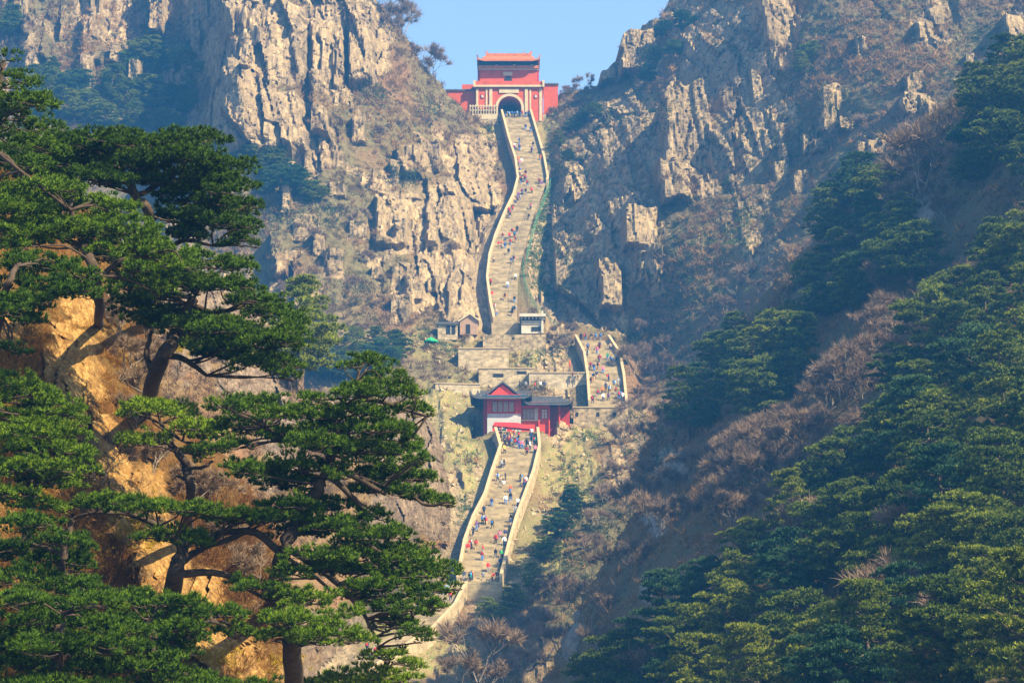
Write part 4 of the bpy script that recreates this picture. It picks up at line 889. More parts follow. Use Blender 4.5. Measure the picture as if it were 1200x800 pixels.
# bare trees, by place
BARE = {'on the brown slope right of the stairs': [(760, 520), (782, 500), (805, 520), (828, 505), (850, 520), (872, 500), (895, 480), (838, 545), (810, 560), (862, 560), (785, 585), (770, 640), (800, 610), (830, 585), (745, 660), (728, 690), (712, 720), (880, 445), (905, 465), (930, 450), (742, 610), (890, 530), (820, 480), (760, 560), (700, 770), (690, 740)],
        'in the shaded hollow beside the middle stairs': [(750, 470), (742, 440), (760, 420), (745, 500), (730, 520), (772, 450), (758, 395), (780, 410), (720, 560), (710, 590), (700, 620), (690, 650), (735, 490)],
        'on the pale slope above the pine wood': [(865, 350), (890, 345), (905, 330), (875, 330), (925, 350), (850, 370), (1045, 245), (1070, 235), (1095, 240), (1120, 230), (1060, 210), (1030, 225), (1135, 210), (1085, 205), (1110, 260), (1050, 265), (960, 180), (985, 165), (1010, 150)],
        'along the brown clearing beside the pine wood': [(1060 - 215 * t + rnd.uniform(-24, 24), 375 + 255 * t + rnd.uniform(-22, 22)) for t in [q / 33 for q in range(34)]],
        'in a gap of the pine wood': [(rnd.uniform(860, 1190), rnd.uniform(300, 780)) for q in range(34)],
        'on the skyline left of the gate': [(448, 22), (462, 32), (474, 44), (486, 62), (440, 8), (456, 40), (495, 80), (505, 92), (430, 0)],
        'beside the gate on its right': [(646, 122), (656, 118), (664, 112), (674, 110), (684, 106), (650, 134), (668, 126), (692, 112), (640, 130), (678, 124)],
        'at the foot of the gully below the stairs': [(560, 790), (580, 775), (600, 760), (620, 745), (640, 740), (590, 800), (615, 790), (640, 775), (540, 800), (570, 810), (655, 760), (660, 700), (640, 700)],
        'on the rocky slope below the tall lit cliff': [(400, 250), (420, 265), (350, 270), (372, 290), (430, 310), (450, 330), (410, 340), (440, 360), (380, 380), (350, 350), (420, 390), (330, 350), (430, 220), (470, 150), (445, 165), (500, 150)],
        'under the rubble bank beside the middle stairs': [(652, 412), (664, 416), (646, 400), (660, 398)]}
for wh, ls in BARE.items():
    for i, (px, py) in enumerate(ls):
        p = ray_any(px, py)
        if p is None: continue
        sc = {'on the skyline left of the gate': 1.15, 'beside the gate on its right': .55, 'on the rocky slope below the tall lit cliff': .55, 'under the rubble bank beside the middle stairs': .55}.get(wh, .85)
        k = rnd.randrange(4); s = rnd.uniform(.8, 1.15); look = ('two-stemmed', 'bushy', 'tall', 'low spreading')[k] + (' larger' if s > .98 else ' smaller')
        place_bare(p + Vector((0, .3, -.2)), k, sc * s, '%s leafless tree %s' % (look, wh), 'bare trees %s' % wh)
p = ray_any(1082, 238)
place_bare(p + Vector((0, -1, 0)), 2, 1.7, 'largest leafless tree, spreading pale limbs above the pine wood', None)
p = ray_any(760, 800)
tag(place_bare(p + Vector((0, -1, 0)), 1, 1.0, 'reddish leafless tree among the lowest pines', None), 'reddish leafless tree among the lowest pines', 'tree')

for i, (px, py) in enumerate([(150, 436), (166, 468), (140, 402), (172, 430), (228, 596), (212, 566), (116, 566), (290, 662), (302, 700), (178, 548), (250, 600), (134, 376), (160, 500), (262, 640), (20, 300), (60, 276), (310, 740)]):
    p = hill.hit(px, py)
    if p is not None: tag(place_bare(p + Vector((0, 0, -.1)), i, rnd.uniform(.2, .34), '%s twiggy bush on the near hillside %s' % (('thin', 'dense', 'upright', 'low')[i % 4], 'above the orange rock' if py < 420 else ('beside the orange rock face' if py < 520 else ('by the crooked thin pine' if py < 610 else 'by the forked pine trunk'))), 'twiggy bushes on the near hillside', 'twiggy_bush'), cat='bush')
# ---- undergrowth: twiggy shrubs nobody could count
def undergrowth(name, sh, n, size, nt, wd, mat, label, seed, dens=None, tint0=None):
    rg = np.random.default_rng(seed); ii, jj = np.nonzero(sh.ok & (sh.sd > .3 * sh.res) & (sh.PX > -60) & (sh.PX < 1260) & (sh.PY > -60) & (sh.PY < 860) & (sh.cor < .35))
    w = np.clip(1.15 - 1.25 * sh.rk[ii, jj], .02, 1) * np.clip(1 - .8 * sh.gr[ii, jj], .05, 1)
    w *= .35 + 1.3 * sstep(.35, .65, fbm(sh.X[ii, jj] / size / 9, sh.Z[ii, jj] / size / 9, seed, 3))
    k = rg.choice(len(ii), n, p=w / w.sum()); i, j = ii[k], jj[k]
    C = np.stack([sh.X[i, j], sh.Y[i, j], sh.Z[i, j]], -1); s = size * rg.uniform(.5, 1.3, (n, 1))
    d = unit(rg.normal(size=(n, nt, 3)) * [.8, .8, .45] + [0, -.25, .85]); st = C[:, None, :] + rg.normal(0, .22, (n, nt, 3)) * s[..., None] * [1, 1, .3]
    ln = s[..., None] * rg.uniform(.5, 1.1, (n, nt, 1)); sd = unit(np.cross(d, rg.normal(size=(n, nt, 3)))) * wd * (s[..., None] / size)
    V = np.stack([st - sd, st + sd, st + d * ln], 2).reshape(-1, 3)
    base = np.clip(fbm(C[:, 0] / size / 14, C[:, 2] / size / 14, seed + 3, 3) * 1.5 - .25 + rg.normal(0, .12, n), 0, 1)
    t = np.clip(base[:, None] + rg.normal(0, .07, (n, nt)), 0, 1).repeat(3, -1).ravel()
    return tag(link(name, mesh_np(name, V, np.arange(len(V)).reshape(-1, 3), [mat], dict(tint=t), smooth=False)), label, 'shrubs', kind='stuff')
undergrowth('undergrowth', main, 18000, 1.4, 17, .06, M['shrub'], 'brown leafless scrub covering the far mountain sides', 1)
undergrowth('undergrowth', slope, 4500, 1.3, 26, .04, M['shrub'], 'russet scrub between the pines of the wooded slope', 2)
undergrowth('undergrowth', ridge, 3200, .9, 26, .022, M['shrub'], 'brown scrub on the middle ridge behind the big pines', 3)
undergrowth('undergrowth', hill, 3300, .6, 34, .008, M['shrub_near'], 'dry brown twigs and grass on the near rocky hillside', 4)
def patches(name, spots, n, size, nt, wd, mat, label, seed, sheets=None):
    rg = np.random.default_rng(seed); C = []
    for (px, py, rx, ry) in spots:
        for q in range(n):
            p = ray_any(px + rg.normal(0, rx * .5), py + rg.normal(0, ry * .5), sheets)
            if p is not None: C.append(p)
    C = np.array(C); n = len(C); s = size * rg.uniform(.5, 1.2, (n, 1, 1))
    d = unit(rg.normal(size=(n, nt, 3)) * [.9, .9, .6] + [0, -.4, .6]); st = C[:, None, :] + rg.normal(0, .35, (n, nt, 3)) * s * [1, .6, .8]
    sd = unit(np.cross(d, rg.normal(size=(n, nt, 3)))) * wd; V = np.stack([st - sd, st + sd, st + d * s * .5], 2).reshape(-1, 3)
    t = np.clip(rg.normal(.5, .18, (n, nt)), 0, 1).repeat(3, -1).ravel()
    return tag(link(name, mesh_np(name, V, np.arange(len(V)).reshape(-1, 3), [mat], dict(tint=t), smooth=False)), label, 'shrubs', kind='stuff')
patches('green_shrubs', [(646, 215, 6, 10), (642, 235, 7, 12), (638, 255, 8, 12), (634, 280, 8, 14), (630, 305, 10, 14), (634, 322, 12, 12), (640, 222, 6, 10), (636, 245, 7, 14), (630, 268, 7, 14), (624, 292, 7, 14), (622, 318, 10, 14), (632, 335, 12, 14), (646, 345, 10, 12), (650, 200, 12, 14), (650, 160, 20, 24), (642, 310, 16, 40), (640, 190, 10, 20), (575, 150, 12, 14), (635, 420, 26, 10), (665, 545, 26, 22), (545, 530, 24, 30), (850, 300, 40, 40), (840, 320, 40, 40), (830, 290, 40, 30), (800, 340, 40, 30), (870, 280, 30, 30), (545, 600, 14, 30), (520, 405, 26, 14), (690, 512, 26, 8), (500, 395, 20, 14)], 34, .9, 26, .07, M['green_shrub'], 'fresh green bushes beside the stairs and on the slopes', 8, (slope, main))
patches('dark_shrubs', [(690, 190, 40, 50), (660, 250, 26, 50), (700, 140, 40, 26), (860, 60, 50, 50), (860, 180, 50, 60), (930, 160, 40, 50), (880, 250, 50, 40), (800, 270, 40, 40), (960, 60, 40, 50), (1040, 60, 50, 50), (1100, 90, 50, 40), (670, 320, 20, 40), (780, 350, 50, 40), (740, 400, 30, 20), (770, 420, 40, 40), (760, 520, 40, 40), (700, 600, 40, 40), (660, 680, 40, 40), (760, 130, 30, 40), (130, 60, 60, 40), (1150, 60, 50, 40), (980, 140, 50, 40), (330, 250, 40, 20), (440, 110, 30, 16), (470, 205, 40, 16), (420, 350, 40, 40), (500, 130, 30, 20), (390, 250, 30, 30)], 100, 1.1, 20, .08, M['dark_shrub'], 'dark green scrub on the shaded side of the gorge', 12, (slope, main))
patches('dry_grass', [(645, 688, 30, 14), (610, 720, 26, 14), (585, 745, 26, 12), (715, 520, 26, 10), (840, 540, 50, 26), (870, 500, 40, 24), (1065, 545, 10, 6), (1000, 625, 12, 8), (1010, 660, 12, 6), (960, 205, 40, 14), (1010, 60, 50, 14), (940, 240, 30, 14), (1060, 85, 40, 12), (650, 790, 20, 10)], 46, .8, 30, .028, M['dry_grass'], 'tawny dry grass on the ledges of the right-hand slopes', 14, (slope, main))
patches('yellow_leaves', [(50, 580, 26, 24), (150, 610, 40, 30), (95, 565, 20, 16), (165, 625, 30, 24), (255, 770, 26, 16), (215, 405, 14, 8), (120, 640, 26, 18), (330, 780, 30, 16)], 40, .22, 30, .012, M['yellow_leaf'], 'yellow leafed twigs hanging over the orange rock', 9, (hill,))

# loose stones on the banks beside the stairs
rg = np.random.default_rng(77); C = []
for (px, py, rx, ry, n) in [(540, 540, 34, 70, 160), (655, 560, 40, 60, 160), (690, 505, 46, 16, 110), (545, 478, 40, 26, 110), (640, 415, 40, 18, 90), (610, 650, 16, 40, 70), (500, 740, 40, 40, 90), (640, 310, 14, 50, 60), (575, 152, 12, 14, 30), (520, 410, 30, 20, 60)]:
    for q in range(n):
        p = main.hit(px + rg.uniform(-rx, rx), py + rg.uniform(-ry, ry))
        if p is not None: C.append(p)
C = np.array(C); n = len(C); s = rg.gamma(2.0, .10, (n, 1, 1)) + .06
O = np.array([[1, 0, 0], [-1, 0, 0], [0, 1, 0], [0, -1, 0], [0, 0, 1], [0, 0, -1.]]); V = C[:, None, :] + O[None] * s * rg.uniform(.6, 1.3, (n, 6, 1)) + rg.normal(0, .25, (n, 6, 3)) * s
T8 = np.array([[0, 2, 4], [2, 1, 4], [1, 3, 4], [3, 0, 4], [2, 0, 5], [1, 2, 5], [3, 1, 5], [0, 3, 5]])
tag(link('loose_stones', mesh_np('loose_stones', V.reshape(-1, 3), (T8[None] + 6 * np.arange(n)[:, None, None]).reshape(-1, 3), [M['loose_stone']], smooth=False)), 'loose tan stones scattered over the grassy banks beside the stairs', 'stones', kind='stuff')
# ================================================================== the near pines (trunks, limbs and foliage pads surveyed one by one)
NEAR = [
 dict(D=70, label='upright pine at the left edge with its top against the blue gully', trunk=[(-24, 440, 15), (-16, 260, 11), (-6, 140, 7), (6, 72, 3)], limbs=[],
  pads=[(8, 66, 14, 9), (22, 90, 22, 11), (30, 114, 32, 11), (8, 122, 28, 12), (25, 146, 36, 11), (52, 118, 10, 7), (4, 165, 30, 13), (42, 166, 30, 11), (15, 185, 40, 12), (-20, 100, 20, 14), (-25, 150, 20, 14)]),
 dict(D=74, label='spreading flat-topped pine reaching right below the distant ledge pines', trunk=[(176, 372, 10), (176, 264, 8), (161, 233, 7), (148, 208, 6), (124, 184, 4)],
  limbs=[[(161, 233, 5), (186, 216, 4), (216, 222, 3)], [(172, 260, 5), (200, 246, 4), (240, 262, 2.5)], [(153, 218, 5), (128, 205, 4), (95, 200, 3)], [(190, 300, 5), (214, 282, 4), (250, 288, 2)]],
  pads=[(60, 164, 40, 12), (98, 160, 40, 12), (140, 160, 45, 12), (80, 182, 50, 12), (130, 178, 45, 11), (186, 164, 42, 10), (226, 160, 38, 8), (170, 184, 45, 11), (216, 180, 45, 12), (262, 192, 34, 10), (108, 202, 40, 9), (45, 192, 40, 12), (236, 204, 45, 12), (272, 214, 32, 11), (196, 204, 35, 10), (226, 228, 40, 11), (266, 240, 30, 11), (290, 236, 16, 7), (240, 255, 40, 10), (286, 262, 20, 9), (212, 250, 25, 9), (278, 278, 18, 8), (225, 272, 25, 9), (300, 286, 8, 6)]),
 dict(D=67, label='broad pine spreading over the brown ledge at the left', trunk=[(118, 366, 9), (113, 332, 8), (97, 282, 7), (82, 246, 4)], limbs=[[(113, 330, 5), (140, 306, 4), (170, 300, 2.5)], [(100, 290, 5), (60, 275, 4), (25, 268, 2.5)], [(-10, 176, 3), (8, 184, 3), (20, 198, 2.5)]],
  pads=[(20, 222, 34, 11), (60, 216, 36, 10), (25, 240, 45, 12), (80, 234, 45, 12), (125, 240, 40, 12), (60, 262, 45, 11), (110, 262, 45, 12), (150, 262, 35, 11), (18, 262, 35, 11), (142, 284, 40, 12), (176, 285, 25, 10), (172, 310, 35, 12), (135, 300, 30, 9), (206, 300, 25, 10), (30, 280, 25, 9), (190, 332, 22, 10)]),
 dict(D=63, label='pine tufts overhanging the orange rock at the left edge', trunk=[(-14, 450, 10), (4, 352, 6), (20, 312, 4)], limbs=[[(4, 352, 4), (40, 340, 3), (80, 336, 2)]],
  pads=[(14, 302, 30, 11), (50, 308, 40, 11), (90, 318, 24, 10), (30, 330, 40, 11), (75, 336, 34, 9), (98, 336, 12, 9), (14, 356, 30, 10), (38, 372, 22, 8), (36, 350, 34, 9), (12, 406, 18, 7)]),
 dict(D=72, label='leaning pine whose crown ends against the blue distant pines', trunk=[(168, 470, 13), (186, 428, 12), (206, 394, 10), (226, 350, 8), (238, 324, 5)],
  limbs=[[(186, 416, 6), (214, 420, 5), (242, 440, 3)], [(222, 356, 5), (254, 366, 4), (300, 352, 2.5)], [(210, 388, 5), (260, 398, 4), (312, 408, 2.5)], [(180, 440, 6), (172, 414, 5), (178, 388, 3)]],
  pads=[(225, 300, 45, 11), (264, 308, 34, 10), (196, 322, 40, 11), (165, 328, 30, 11), (250, 328, 30, 9), (284, 332, 24, 9), (170, 358, 35, 12), (206, 370, 40, 11), (240, 376, 45, 11), (298, 348, 30, 9), (320, 364, 28, 10), (345, 382, 20, 10), (274, 384, 40, 11), (315, 395, 35, 11), (350, 400, 12, 12), (256, 404, 40, 10), (296, 414, 35, 10), (334, 425, 22, 10), (344, 440, 13, 9), (230, 394, 25, 9), (186, 344, 25, 9), (150, 345, 20, 9)]),
 dict(D=66, label='large pine in front of the lower stairs with limbs sweeping right', trunk=[(320, 700, 13), (328, 658, 12), (348, 612, 10), (371, 573, 9), (385, 546, 8), (393, 512, 6), (400, 476, 5), (418, 448, 3)],
  limbs=[[(400, 476, 4), (432, 468, 4), (470, 478, 3), (500, 488, 2)], [(385, 546, 6), (420, 560, 5), (452, 580, 3)], [(392, 560, 5), (420, 590, 4), (442, 606, 2.5)], [(348, 612, 6), (400, 622, 5), (452, 650, 3)], [(362, 655, 6), (396, 684, 5), (424, 716, 3.5), (450, 768, 1.5)], [(394, 684, 3), (384, 706, 2)], [(388, 530, 5), (350, 520, 4), (310, 500, 3)], [(478, 575, 2.5), (500, 592, 2.5), (524, 588, 1.5)], [(330, 650, 6), (300, 624, 6), (262, 624, 5), (240, 628, 3)]],
  pads=[(430, 421, 28, 7), (402, 428, 9, 5), (446, 438, 24, 9), (430, 454, 34, 9), (466, 452, 24, 9), (482, 474, 22, 8), (496, 483, 13, 7), (365, 464, 18, 7), (374, 480, 30, 9), (420, 480, 35, 9), (300, 468, 34, 10), (264, 472, 26, 9), (330, 482, 30, 9), (284, 494, 34, 10), (390, 496, 35, 9), (440, 496, 34, 9), (472, 506, 20, 9), (332, 506, 30, 9), (370, 516, 35, 11), (420, 518, 40, 11), (460, 526, 40, 11), (490, 532, 16, 9), (350, 540, 30, 11), (420, 545, 35, 11), (466, 550, 40, 9), (486, 556, 16, 8), (442, 570, 34, 9), (482, 575, 32, 9), (514, 584, 18, 7), (335, 560, 35, 11), (300, 545, 35, 11), (270, 520, 26, 9), (380, 590, 40, 11), (340, 590, 35, 9), (430, 600, 25, 9), (390, 610, 40, 11), (440, 622, 40, 11), (350, 620, 35, 9), (470, 642, 38, 11), (420, 642, 40, 11), (508, 662, 28, 11), (480, 665, 40, 11), (532, 686, 12, 7), (455, 682, 40, 9), (500, 690, 26, 9), (375, 648, 40, 10), (430, 692, 30, 10), (472, 706, 34, 9), (342, 668, 22, 7), (506, 706, 16, 7), (460, 726, 24, 8), (486, 736, 18, 8), (492, 748, 12, 7), (400, 664, 40, 9)]),
 dict(D=70, label='thin crooked pine with a small flat crown before the orange rock', trunk=[(219, 625, 8), (223, 578, 7), (219, 550, 7), (212, 535, 6), (199, 518, 5), (188, 496, 3)], limbs=[[(203, 522, 3), (186, 516, 2.5), (160, 514, 1.5)], [(222, 566, 3), (206, 556, 2)], [(220, 548, 3), (238, 547, 3), (250, 540, 2)], [(190, 500, 3), (214, 516, 2.5), (232, 520, 2)]],
  pads=[(176, 474, 30, 8), (206, 478, 28, 9), (152, 480, 16, 6), (166, 512, 26, 9), (186, 514, 14, 10), (226, 494, 24, 9), (246, 504, 28, 9), (240, 526, 22, 8)]),
 dict(D=65, label='stout forked pine trunk with long bare limbs at lower centre left', trunk=[(198, 720, 16), (205, 672, 13), (211, 652, 9), (217, 632, 5)], limbs=[[(209, 662, 7), (226, 648, 6), (244, 641, 3)], [(207, 674, 7), (238, 670, 6), (266, 674, 5), (292, 690, 3.5), (330, 714, 2)], [(217, 640, 5), (186, 616, 5), (150, 602, 4), (112, 600, 3), (84, 608, 2)], [(212, 648, 4), (206, 630, 3)]],
  pads=[(130, 586, 35, 7), (170, 590, 35, 8), (212, 594, 35, 8), (252, 600, 30, 8), (200, 624, 40, 9), (232, 634, 20, 7), (292, 602, 35, 8), (322, 606, 28, 8), (286, 680, 18, 7), (306, 686, 28, 7), (334, 694, 22, 7), (100, 590, 16, 6)]),
 dict(D=62, label='dark pine rising from the bottom edge right of the yellow leaves', trunk=[(346, 830, 17), (342, 760, 14), (338, 720, 7)], limbs=[[(342, 752, 6), (370, 728, 5), (402, 720, 3)], [(340, 745, 5), (318, 728, 4)]],
  pads=[(368, 698, 28, 9), (400, 714, 24, 9), (350, 722, 36, 10), (390, 734, 28, 9), (420, 746, 20, 7), (330, 742, 24, 9), (360, 746, 26, 9)]),
 dict(D=64, label='dense pine covering the lower left edge under the orange rock', trunk=[(28, 730, 11), (34, 604, 9), (38, 545, 7), (40, 474, 4)], limbs=[[(36, 600, 4), (42, 575, 4), (32, 552, 3)], [(38, 540, 4), (60, 520, 3), (90, 506, 2)]],
  pads=[(14, 442, 24, 9), (30, 458, 40, 11), (60, 474, 34, 11), (20, 484, 35, 11), (84, 482, 16, 14), (95, 506, 12, 16), (50, 500, 40, 11), (14, 514, 35, 11), (60, 524, 40, 11), (90, 540, 22, 12), (25, 545, 40, 11), (60, 560, 36, 11), (14, 575, 35, 11), (46, 590, 30, 9), (-20, 460, 24, 12), (-20, 540, 24, 12)]),
 dict(D=61, label='bushy pine with pale trunk left of the yellow leaves', trunk=[(70, 740, 8), (72, 672, 6), (80, 622, 5), (85, 602, 3)], limbs=[[(76, 650, 3), (50, 640, 3), (24, 636, 2)]],
  pads=[(30, 610, 38, 10), (72, 630, 32, 11), (18, 640, 35, 12), (60, 650, 40, 11), (92, 656, 18, 11), (30, 670, 40, 11), (76, 680, 34, 10), (-15, 640, 26, 12), (104, 684, 18, 8)]),
 dict(D=58, label='broad pine filling the lower left corner of the picture', trunk=[(60, 870, 14), (66, 780, 10), (72, 720, 6)], limbs=[[(66, 775, 5), (110, 752, 4), (150, 742, 3)]],
  pads=[(14, 700, 36, 12), (60, 704, 40, 11), (108, 702, 34, 11), (30, 724, 40, 12), (84, 726, 40, 12), (130, 728, 34, 11), (12, 748, 36, 12), (60, 750, 40, 12), (110, 752, 40, 12), (30, 774, 40, 12), (84, 776, 40, 12), (134, 778, 34, 12), (14, 798, 36, 12), (60, 800, 40, 12), (112, 802, 40, 12), (150, 755, 28, 11)]),
 dict(D=60, label='pine along the bottom edge below the forked trunk', trunk=[(190, 880, 13), (184, 790, 10), (176, 726, 6)], limbs=[[(182, 775, 5), (214, 738, 4), (250, 728, 3)], [(184, 790, 5), (220, 790, 4), (262, 804, 3)]],
  pads=[(150, 698, 34, 10), (184, 702, 30, 10), (216, 704, 30, 9), (246, 716, 34, 9), (272, 735, 22, 8), (160, 722, 36, 11), (200, 728, 36, 11), (226, 742, 20, 8), (176, 750, 36, 11), (206, 762, 26, 10), (166, 778, 36, 11), (200, 788, 34, 10), (236, 800, 36, 9), (276, 804, 36, 9), (304, 800, 20, 8), (156, 804, 34, 11), (210, 812, 36, 10)]),
 dict(D=68, label='low pine tuft in front of the lowest parapet', trunk=[(440, 860, 9), (446, 810, 6), (455, 770, 3)], limbs=[[(446, 805, 3), (420, 792, 2.5), (390, 792, 2)]],
  pads=[(456, 764, 22, 8), (480, 774, 16, 7), (440, 784, 24, 9), (402, 790, 22, 10), (466, 794, 22, 9), (374, 796, 22, 9), (430, 800, 26, 10)]),
]
for ti, T in enumerate(NEAR):
    rg = np.random.default_rng(500 + ti); D = T['D']; m = D / F
    base = P(T['trunk'][0][0], T['trunk'][0][1], D); root = link('pine_tree', None, loc=base); b0 = np.array(base)
    W = lambda px, py, dd=0: np.array(P(px, py, D + dd)) - b0
    # root the trunk in the hillside (or the valley floor)
    foot = next((q for q in (hill.hit(T['trunk'][0][0] - k * 8, T['trunk'][0][1]) for k in range(9)) if q is not None), None); foot = foot if foot is not None else Vector((base.x, base.y + 2, -2.4))
    if foot.z > base.z - .3: foot = foot - Vector((0, 0, .5))
    dj = np.cumsum(rg.normal(0, .35, len(T['trunk'])))
    tp = smooth_line([np.array(foot) - b0] + [W(q[0], q[1], d) for q, d in zip(T['trunk'], dj)][1:], 6); tr = np.interp(np.linspace(0, 1, len(tp)), np.linspace(0, 1, len(T['trunk'])), [q[2] * m * .8 for q in T['trunk']])
    wob = rg.normal(0, .02, tp.shape); wob[0] = 0
    link('trunk', tubes_mesh('trunk', [(tp + wob, tr)], M['bark'], 9), root)
    nodes = [tp[int(len(tp) * .3):]]
    for L in T['limbs']:
        lp = smooth_line([W(q[0], q[1], dj[-1] * .5 + rg.normal(0, .3)) for q in L], 5); lr = np.interp(np.linspace(0, 1, len(lp)), np.linspace(0, 1, len(L)), [q[2] * m * .75 for q in L])
        # root the limb in the trunk
        k = np.argmin(np.linalg.norm((tp - lp[0]) * [1, .3, 1], axis=1)); lp[0] = tp[k]; lp[1] = (lp[0] + lp[1] + lp[2]) / 3
        link('limb', tubes_mesh('limb', [(lp + rg.normal(0, .015, lp.shape) * np.linspace(0, 1, len(lp))[:, None], lr)], M['bark'], 7), root); nodes.append(lp)
    ND = np.vstack(nodes); br = []; C = []; A = []
    pads = [(px, py, hw, hh, float(rg.normal(0, .9))) for (px, py, hw, hh) in T['pads']]
    pads += [(px + rg.uniform(-.7, .7) * hw, py + rg.uniform(-.1, .9) * hh, hw * rg.uniform(.5, .8), hh * .9, d + rg.choice([-1.1, 1.1])) for (px, py, hw, hh, d) in pads for q in range(3 if ti in (1, 2, 4) else 2) if hw > 15]
    for (px, py, hw, hh, dd) in pads:
        c = W(px, py, dd); a, hh_ = hw * m * 1.16, hh * m * .95
        cc, ax = pad_tufts(c + [0, 0, -.35 * hh_], a, min(a, 1.0) * rg.uniform(.75, 1.0), hh_ * .95, .135, 9, rg, 3.3); C.append(cc); A.append(ax)
        w = np.linalg.norm((ND - c) * [1, .6, 1.9], axis=1) + np.maximum(0, ND[:, 2] - c[2] + .1) * 2; k = np.argmin(w); s = ND[k]
        e = c + [0, 0, -.6 * hh_]; mid = (s + e) / 2 + [0, 0, .03 * np.linalg.norm(e - s)] + rg.normal(0, .1, 3)
        br.append((smooth_line([s, mid, e], 4), np.linspace(.036, .016, 9)))
        for q in range(3):
            an = rg.uniform(0, math.tau); f = e + [math.cos(an) * a * .75, math.sin(an) * a * .5, .4 * hh_ * rg.uniform(-.3, 1)]
            br.append((smooth_line([e, (e + f) / 2 + [0, 0, -.04], f], 2), np.linspace(.02, .008, 5)))
    link('branches', tubes_mesh('branches', br, M['bark'], 4), root)
    link('crown', crown_mesh('crown', C, A, 7, .165, .036, .45, M['needles'], rg), root)
    tag(root, T['label'], 'tree', 'near pines on the left hillside')
# ================================================================== people on the stairs
def person_mesh(name, J, R_, E):
    me = bpy.data.meshes.new(name); keys = list(J); ix = {k: i for i, k in enumerate(keys)}
    me.from_pydata([J[k] for k in keys], [(ix[a], ix[b]) for a, b in E], []); o = bpy.data.objects.new(name, me); COL.objects.link(o)
    sk = o.modifiers.new('skin', 'SKIN'); sk.use_smooth_shade = True
    lay = me.skin_vertices[0] if me.skin_vertices else None
    for k in keys: lay.data[ix[k]].radius = R_[k] if isinstance(R_[k], tuple) else (R_[k], R_[k])
    lay.data[ix['pelvis']].use_root = True
    sb = o.modifiers.new('sub', 'SUBSURF'); sb.levels = 1
    dg = bpy.context.evaluated_depsgraph_get(); out = bpy.data.meshes.new_from_object(o.evaluated_get(dg)); out.name = name
    bpy.data.objects.remove(o); return out
def pose(kind):
    E = [('pelvis', 'waist'), ('waist', 'chest'), ('chest', 'neck'), ('neck', 'jaw'), ('jaw', 'head'), ('head', 'crown')]
    J = dict(pelvis=(0, 0, .93), waist=(0, .02, 1.08), chest=(0, .0, 1.30), neck=(0, .0, 1.46), jaw=(0, -.02, 1.53), head=(0, -.01, 1.63), crown=(0, 0, 1.70))
    R_ = dict(pelvis=(.16, .12), waist=(.15, .11), chest=(.18, .12), neck=.055, jaw=.075, head=.105, crown=.06)
    lean = {'climb': -.14, 'stand': 0, 'descend': .04, 'sit': -.05}[kind]
    for k in ('chest', 'neck', 'jaw', 'head', 'crown'): x, y, z = J[k]; J[k] = (x, y - lean * (z - .93) / .77 * 1.0, z)
    for s, n in ((-1, 'l'), (1, 'r')):
        sw = {'climb': s * .18, 'stand': s * .02, 'descend': -s * .14, 'sit': 0}[kind]
        cy = J['chest'][1]
        J['sh' + n] = (s * .19, cy, 1.40); J['el' + n] = (s * .25, cy - sw * .8, 1.14); J['wr' + n] = (s * .25, cy - sw * 1.3 + (.12 if kind != 'sit' else .25), .92); J['ha' + n] = (s * .25, cy - sw * 1.4 + .16, .83)
        R_['sh' + n] = .075; R_['el' + n] = .055; R_['wr' + n] = .04; R_['ha' + n] = (.045, .03)
        E += [('chest', 'sh' + n), ('sh' + n, 'el' + n), ('el' + n, 'wr' + n), ('wr' + n, 'ha' + n)]
        up = {'climb': .22 if s > 0 else 0, 'stand': 0, 'descend': .12 if s < 0 else 0, 'sit': 0}[kind]
        J['hip' + n] = (s * .10, 0, .86); J['kn' + n] = (s * .11, .06 + up * 1.1, .50 + up * .75); J['an' + n] = (s * .11, -.02 + up * 1.2, .08 + up); J['to' + n] = (s * .12, .15 + up * 1.2, .045 + up)
        R_['hip' + n] = .10; R_['kn' + n] = .07; R_['an' + n] = .05; R_['to' + n] = (.045, .04)
        E += [('pelvis', 'hip' + n), ('hip' + n, 'kn' + n), ('kn' + n, 'an' + n), ('an' + n, 'to' + n)]
    me = person_mesh('person_' + kind, J, R_, E)
    n = len(me.polygons); ctr = np.zeros(n * 3); me.polygons.foreach_get('center', ctr); c = ctr.reshape(-1, 3); mi = np.zeros(n, np.int32)
    mi[:] = 0                                                 # jacket
    mi[(c[:, 2] < .93) & (np.abs(c[:, 0]) < .205)] = 1        # trousers
    mi[(c[:, 2] < .90) & (np.abs(c[:, 0]) >= .205)] = 2       # hands
    mi[(c[:, 2] > 1.475)] = 2; hd = J['head']
    mi[(c[:, 2] > 1.64) | ((c[:, 2] > 1.54) & (c[:, 1] < hd[1] - .01))] = 3
    for s in (-1, 1):
        up = {'climb': .22 if s > 0 else 0, 'stand': 0, 'descend': .12 if s < 0 else 0}.get(kind, 0); mi[(c[:, 2] < .1 + up) & (c[:, 0] * s > 0) & (c[:, 2] < .5)] = 4
    me.polygons.foreach_set('material_index', mi)
    for k in range(5): me.materials.append(None)
    return me
POSES = {k: pose(k) for k in ('climb', 'stand', 'descend')}
CLOTH = {}
def cloth(nm, c):
    if nm not in CLOTH: CLOTH[nm] = flat('cloth_' + nm.replace(' ', '_'), c, .12, 6)
    return CLOTH[nm]
COLS = {'white': (.75, .74, .70), 'black': (.018, .018, .02), 'navy': (.025, .04, .12), 'red': (.55, .035, .03), 'orange': (.62, .17, .04), 'blue': (.06, .20, .55), 'pink': (.62, .16, .25), 'maroon': (.20, .02, .035), 'grey': (.28, .28, .29), 'teal': (.03, .42, .42), 'green': (.04, .28, .10), 'tan': (.48, .34, .20), 'olive': (.16, .17, .06), 'purple': (.16, .06, .25), 'pale-blue': (.38, .56, .72), 'yellow': (.68, .48, .05)}
